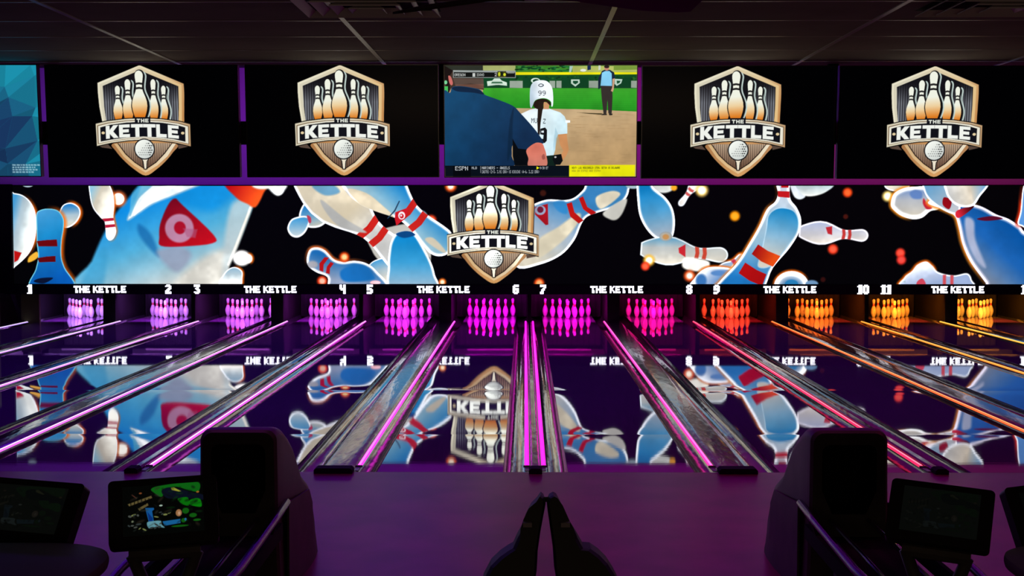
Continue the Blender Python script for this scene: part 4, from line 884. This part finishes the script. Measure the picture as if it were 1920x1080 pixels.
# ------------------------------------------------------------------ ball returns
def ball_return(x, label):
    r = empty('ball_return', (x, 8.15, 0)); tag(r, label, 'ball return', 'ball returns between the lane pairs')
    N = 6
    def section(hw, top, y, rad, base=0.0):
        # arch outline, open at the floor
        out = [(-hw-.02, base), (-hw-.005, top*.45)]
        for k in range(N+1): a = PI-k*PI/2/N; out.append((-hw+rad+rad*math.cos(a), top-rad+rad*math.sin(a)))
        for k in range(N+1): a = PI/2-k*PI/2/N; out.append((hw-rad+rad*math.cos(a), top-rad+rad*math.sin(a)))
        out += [(hw+.005, top*.45), (hw+.02, base)]
        return [(u, y, z) for u, z in out]
    secs = [(.212, .962, 0, .06), (.218, .968, .05, .065), (.222, .950, .20, .07), (.226, .90, .34, .08), (.232, .84, .46, .09), (.238, .76, .56, .10), (.244, .64, .70, .10),
            (.250, .585, .80, .09), (.252, .53, .94, .09), (.250, .42, 1.08, .09), (.240, .28, 1.24, .08), (.22, .16, 1.36, .06)]
    bm = bmesh.new(); rings = [[bm.verts.new(p) for p in section(hw, t, y, rd)] for hw, t, y, rd in secs]
    for A, B in zip(rings, rings[1:]):
        for k in range(len(A)-1): bm.faces.new((A[k], A[k+1], B[k+1], B[k]))
        bm.faces.new((A[-1], A[0], B[0], B[-1]))
    bm.faces.new(rings[-1])
    obj('hood', bm, M['housing'], r, smooth=.6)
    # front frame with the dark mouth the balls roll out of
    def inner(hw, top, bot, y, rad):
        out = [(-hw*.62, bot), (-hw, bot+.13)]
        for k in range(N+1): a = PI-k*PI/2/N; out.append((-hw+rad+rad*math.cos(a), top-rad+rad*math.sin(a)))
        for k in range(N+1): a = PI/2-k*PI/2/N; out.append((hw-rad+rad*math.cos(a), top-rad+rad*math.sin(a)))
        out += [(hw, bot+.13), (hw*.62, bot)]
        return [(u, y, z) for u, z in out]
    bm = bmesh.new()
    O = [bm.verts.new(p) for p in section(.212, .962, -.001, .06)]; O2 = [bm.verts.new(p) for p in section(.198, .950, -.022, .06)]
    I = [bm.verts.new(p) for p in inner(.150, .885, .50, -.022, .045)]; J = [bm.verts.new(p) for p in inner(.140, .872, .51, .30, .045)]
    n = len(O)
    for A, B in ((O, O2), (O2, I), (I, J)):
        for k in range(n): q = (k+1) % n; bm.faces.new((A[k], A[q], B[q], B[k]))
    bm.faces.new(J)
    for f in bm.faces: f.material_index = 0
    o = obj('front_frame', bm, [M['housing'], M['matte']], r, smooth=.5)
    for f in o.data.polygons:
        if f.center.y > .05: f.material_index = 1
    # flank covers
    for s_ in (-1, 1):
        bm = bmesh.new(); x1 = s_*.255
        prism(bm, [(.10, .02), (1.05, .02), (1.02, .36), (.88, .47), (.50, .50), (.10, .54)], x1-.006, x1+.006, ax='x'); obj('side_cover', bm, M['housing'], r, bevel=.004)
    # open rack that runs toward the seats
    bm = bmesh.new(); box(bm, -.20, .20, -1.95, -.03, .335, .375); obj('rack_tray', bm, M['matte'], r, bevel=.012)
    bm = bmesh.new(); box(bm, -.13, .13, -1.65, -.25, .0, .333); obj('pedestal', bm, M['black'], r, bevel=.01)
    for s_ in (-1, 1):
        bm = bmesh.new(); tube(bm, [(s_*.262, .02, .555), (s_*.268, -.4, .545), (s_*.275, -1.4, .525), (s_*.26, -1.75, .52), (s_*.18, -1.97, .52), (s_*.04, -2.02, .52)], .021, 10); obj('outer_rail', bm, M['gloss_rail'], r, smooth=True)
        bm = bmesh.new(); tube(bm, [(s_*.105, -.03, .47), (s_*.105, -1.85, .44)], .012, 8); obj('inner_rail', bm, M['gloss_rail'], r, smooth=True)
        bm = bmesh.new(); box(bm, s_*.24-.012, s_*.24+.012, -1.9, -.06, .376, .455); obj('side_skirt', bm, M['matte'], r, bevel=.004)
        for y in (-.35, -1.5):
            bm = bmesh.new(); tube(bm, [(s_*.238, y, .45), (s_*.268, y, .535)], .010, 6); obj('rail_post', bm, M['black'], r)
    return r
M['gloss_rail'] = mat('dark_chrome', (0.12, 0.10, 0.14), .25, metal=1.0)
ball_return(-1.675, 'dark ball return with tall hood behind the lit tablet')
ball_return(1.700, 'dark ball return with tall hood beside the unlit tablet')

# ------------------------------------------------------------------ scoring tablets
def pad(corners, pic, label, foot):
    """corners: upper-left, upper-right, lower-right, lower-left as points in the room"""
    a, b, c_, d = corners
    cen = (a+b+c_+d)/4; u = ((b+c_)/2-(a+d)/2); v = ((a+b)/2-(c_+d)/2)
    W, H = u.length, v.length; u.normalize(); v = (v-u*v.dot(u)).normalized(); nrm = u.cross(v)   # toward the viewer
    r = empty('scoring_tablet', (cen.x, foot[1] if foot else cen.y, 0)); tag(r, label, 'scoring tablet', 'tablets on stands by the ball returns')
    base = r.location
    Mx = Matrix((u, -nrm, v)).transposed().to_4x4(); Mx.translation = cen-Vector(base)
    bm = bmesh.new(); out = rrect(W, H, .018)
    A = [bm.verts.new((x, 0, z)) for x, z in out]; B = [bm.verts.new((x, .045, z)) for x, z in out]; n = len(out)
    for k in range(n): q = (k+1) % n; bm.faces.new((A[k], A[q], B[q], B[k]))
    bm.faces.new(A); bm.faces.new(B)
    o = obj('housing', bm, M['black'], r); o.matrix_local = Mx
    sw, sh = W*.74, H*.74
    me = pic.mesh('screen', sw, sh, M['padscreen'])
    s = link('screen', me, r); s.matrix_local = Mx @ Matrix.Translation((0.0, -.0025, .006))
    # stand: yoke with a triangular opening on a post
    k = -v*.5*H+nrm*-.04+cen-Vector(base)
    bm = bmesh.new(); top = k+Vector((0, .0, -.018)); w_ = W*.30; apex = Vector((top.x, top.y+.0, top.z-.26))
    tube(bm, [top+u*(w_+.01), top-u*(w_+.01)], .026, 8); obj('yoke_bar', bm, M['housing'], r)
    for s_ in (-1, 1):
        bm = bmesh.new(); tube(bm, [top+u*w_*s_, apex+u*.012*s_], [.022, .027], 8); obj('yoke_arm', bm, M['housing'], r, smooth=True)
    bm = bmesh.new(); tube(bm, [apex+Vector((0, 0, .02)), Vector((apex.x, apex.y, .03))], .03, 12); obj('post', bm, M['black'], r, smooth=.6)
    bm = bmesh.new(); tube(bm, [(apex.x, apex.y, .0), (apex.x, apex.y, .022), (apex.x, apex.y, .03)], [.16, .16, .05], 20); obj('foot_plate', bm, M['black'], r, smooth=.6)
    return r
def paint_pad(level, seed=1):
    c = Canvas(290, 165, 1135, 665, .30, (3, 4, 3)); L = lambda *q: tuple(v*level for v in q)
    c.put(catmull([(590, 205), (700, 175), (1070, 160), (1090, 260), (1000, 250), (860, 200), (760, 215), (700, 290), (640, 260)]), L(16, 120, 24), blur=10)
    c.put(catmull([(700, 230), (800, 200), (1000, 260), (1130, 300), (1130, 350), (940, 320), (760, 310)]), L(12, 18, 38), blur=10)
    c.put([(798, 206), (830, 204), (905, 248), (880, 250), (806, 228)], L(190, 190, 60), blur=6)
    c.put(catmull([(870, 320), (960, 312), (985, 350), (980, 400), (920, 385), (880, 350)]), L(10, 135, 14), blur=8); c.put(catmull([(990, 345), (1060, 330), (1105, 350), (1110, 420), (1020, 405), (985, 385)]), L(10, 150, 14), blur=8)
    for p, q in (((350, 352), (600, 278)), ((455, 404), (560, 350))):
        c.put([(p[0]-6, p[1]-10), (q[0]-10, q[1]-6), (q[0], q[1]+18), (p[0]+10, p[1]+12)], L(120, 105, 60), blur=9)
    for x in range(370, 590, 38): c.put([(x, 300+(480-x)*.05), (x+8, 296), (x+12, 360), (x+4, 360)], L(10, 8, 5), blur=5)
    c.put([(390, 245), (440, 285), (436, 292), (386, 254)], L(110, 60, 45), blur=8); c.put(ellipse(478, 240, 16, 9), L(150, 80, 40), blur=6)
    c.put([(524, 392), (612, 396), (618, 412), (596, 430), (612, 540), (560, 545)], L(24, 110, 190), blur=6); c.put([(545, 430), (600, 500), (596, 545), (565, 545)], L(10, 60, 150), blur=8)
    c.put([(700, 540), (886, 528), (888, 570), (720, 586)], L(28, 120, 190), blur=6)
    c.put(catmull([(540, 540), (600, 530), (680, 532), (690, 570), (720, 605), (640, 590), (560, 600)]), L(120, 190, 206), blur=8)
    rnd = random.Random(seed)
    for k in range(60):
        x, y = rnd.uniform(340, 1100), rnd.uniform(200, 620); g = x > 760 and y < 560
        c.put(ellipse(x, y, rnd.uniform(10, 46), rnd.uniform(4, 14), rnd.uniform(-.8, .8), n=10), L(*rnd.choice([(14, 70, 18), (10, 40, 14), (8, 14, 12)] if g else [(60, 50, 36), (30, 34, 30), (70, 70, 60), (14, 16, 14)])), blur=26, op=.55)
    for k in range(26):
        x, y = rnd.choice([(410, 455), (660, 480), (740, 450), (400, 540), (470, 600), (620, 575)]); x += rnd.uniform(-60, 60); y += rnd.uniform(-26, 26)
        c.put(ellipse(x, y, rnd.uniform(8, 30), rnd.uniform(4, 12), rnd.uniform(-.6, .6), n=10), L(*rnd.choice([(130, 140, 110), (90, 96, 90), (20, 26, 22), (150, 160, 90), (60, 70, 70)])), blur=8)
    c.put(ellipse(688, 379, 18, 9), L(200, 230, 210), blur=6); c.put(ellipse(872, 466, 32, 36), L(200, 140, 90), blur=10); c.put(ellipse(876, 470, 12, 18), L(240, 190, 150), blur=8)
    for x, y, rx, ry in ((945, 450, 36, 30), (1020, 500, 40, 22), (920, 545, 26, 22), (1060, 550, 40, 12), (880, 598, 90, 10)): c.put(ellipse(x, y, rx, ry), L(20, 110, 20), blur=10)
    c.put(ellipse(1078, 266, 16, 10), L(190, 120, 40), blur=6); c.put(ellipse(940, 536, 12, 14), L(40, 130, 190), blur=6)
    if level < .5: c.a = c.a*.5+c.a.mean(2, keepdims=True)*.5+np.array((3, 4, 3))
    return c
def corners(tl, tr, br, bl, yt_l, yt_r, lean):
    return [at(*tl, yt_l), at(*tr, yt_r), at(*br, yt_r-lean), at(*bl, yt_l-lean)]
pad(corners((194, 904), (401, 889), (416, 1012), (212, 1028), 5.32, 5.40, .12), paint_pad(.75, 1), 'scoring tablet with a lit green and blue picture on a yoke stand', None)
pad(corners((-42, 884), (163, 915), (120, 1016), (-78, 1012), 5.42, 5.30, .12), paint_pad(.10, 2), 'tilted scoring tablet with a nearly dark screen above the round-cornered table, cut by the frame', None)
pad(corners((1676, 893), (1872, 924), (1850, 1031), (1655, 1009), 5.42, 5.30, .12), paint_pad(.06, 3), 'tilted scoring tablet with a nearly black screen next to the ball return hood', None)
pad(corners((1880, 912), (2080, 895), (2090, 1010), (1922, 1040), 5.32, 5.40, .12), paint_pad(.8, 4), 'scoring tablet with only its lit screen edge inside the frame', None)

# ------------------------------------------------------------------ tables by the tablets
def round_table(cx, cy, rx, ry, z, label):
    r = empty('bar_table', (cx, cy, 0)); tag(r, label, 'table', 'bar tables beside the tablets')
    bm = bmesh.new(); n = 48; e = 3.0
    def sup(k, s): a = 2*PI*k/n; c_, s_ = math.cos(a), math.sin(a); return (rx*s*abs(c_)**(2/e)*(1 if c_ > 0 else -1), ry*s*abs(s_)**(2/e)*(1 if s_ > 0 else -1))
    rings = [[bm.verts.new((*sup(k, s), zz)) for k in range(n)] for s, zz in ((.96, z-.042), (.99, z-.038), (1.0, z-.026), (1.0, z-.014), (.99, z-.004), (.965, z))]
    for A, B in zip(rings, rings[1:]):
        for k in range(n): bm.faces.new((A[k], A[(k+1) % n], B[(k+1) % n], B[k]))
    bm.faces.new(rings[0]); bm.faces.new(rings[-1]); obj('table_top', bm, M['table'], r, smooth=.6)
    bm = bmesh.new(); tube(bm, [(0, 0, .03), (0, 0, z-.043)], .04, 14); obj('post', bm, M['black'], r, smooth=.6)
    bm = bmesh.new(); tube(bm, [(0, 0, 0), (0, 0, .02), (0, 0, .032)], [.24, .24, .06], 24); obj('foot_plate', bm, M['black'], r, smooth=.6)
pt = at(88, 1016, 5.02)
round_table(at(60, 1040, 4.75).x-.10, 4.66, .34, .36, pt.z, 'dark round-cornered bar table top under the dim tilted tablet')
pt = at(1900, 1022, 5.0)
round_table(at(1888, 1040, 4.8).x+.30, 4.72, .30, .30, pt.z, 'dark round-cornered bar table whose rim just enters the frame')

# ------------------------------------------------------------------ twin-sided ball ramp standing on the approach
ramp = empty('ball_ramp', (at(1027, 1000, 6.7).x, 6.72, 0))
tag(ramp, 'tall black ball ramp of two tapering sides that meet at the tip', 'ball ramp')
YR = 6.72
def pxs(p): v = at(p[0], p[1], YR); return (v.x-ramp.location.x, v.z)
LEFTP = [(1014, 927), (1019, 931), (1023, 942), (1019, 962), (1013, 992), (1008, 1025), (1006, 1060), (1002, 1085), (990, 1150), (975, 1290), (915, 1290), (905, 1150), (906, 1080), (921, 1052), (938, 1036), (953, 1026), (962, 1021), (970, 1004), (981, 984), (986, 968), (996, 948), (1007, 937)]
RIGHTP = [(1037, 927), (1043, 930), (1050, 943), (1060, 965), (1070, 984), (1082, 1003), (1092, 1021), (1106, 1022), (1122, 1033), (1137, 1048), (1150, 1068), (1157, 1082), (1158, 1150), (1150, 1290), (1085, 1290), (1060, 1150), (1043, 1082), (1038, 1052), (1036, 1020), (1031, 985), (1027, 958), (1025, 942), (1030, 931)]
for pts in (LEFTP, RIGHTP):
    P = [pxs(p) for p in pts]
    bm = bmesh.new(); cx = sum(p[0] for p in P)/len(P)
    def ring(s, y):
        out = []
        for x, z in P:
            lean = (.86-z)*.22
            out.append(bm.verts.new((cx+(x-cx)*s if False else x*1.0, y-lean, z)))
        return out
    inn = [(x+(0.012 if x < cx else -0.012)*(1 if z < .84 else .4), z-.002) for x, z in P]
    A = [bm.verts.new((x, -.045-(.86-z)*.30, z)) for x, z in inn]; B = [bm.verts.new((x, -.02-(.86-z)*.26, z)) for x, z in P]
    C_ = [bm.verts.new((x, .07-(.86-z)*.05, z)) for x, z in P]
    n = len(P)
    for U, V in ((A, B), (B, C_)):
        for k in range(n): q = (k+1) % n; bm.faces.new((U[k], U[q], V[q], V[k]))
    bm.faces.new(A); bm.faces.new(C_)
    side = obj('side_panel', bm, M['ramp'], ramp)
    sgn = -1 if pts is LEFTP else 1
    # small ledge at mid height, its pale colour stands in for a highlight
    x0, z0 = pxs((989 if sgn < 0 else 1059, 973))
    bm = bmesh.new(); box(bm, x0-.020, x0+.020, -.118, -.062, z0-.014, z0+.006); obj('highlight_pad', bm, M['pad'], side, bevel=.004) if 'pad' in M else bm.free()
    # leg down to the floor
    x1, z1 = pxs((948 if sgn < 0 else 1115, 1250))
    bm = bmesh.new(); prism(bm, [(x1-.06, 0), (x1+.06, 0), (x1+.05, z1+.02), (x1-.05, z1+.02)], -.20, .08); obj('leg', bm, M['ramp'], ramp)
bm = bmesh.new(); x0, z0 = pxs((1019, 938)); x1, z1 = pxs((1030, 938)); tube(bm, [(x0, .02, z0), (x1, .02, z0)], .012, 8); obj('cross_bar', bm, M['ramp'], ramp)
bm = bmesh.new(); x0, z0 = pxs((945, 1240)); x1, z1 = pxs((1118, 1240)); box(bm, x0, x1, -.03, .03, z0-.03, z0+.03); obj('lower_brace', bm, M['ramp'], ramp)
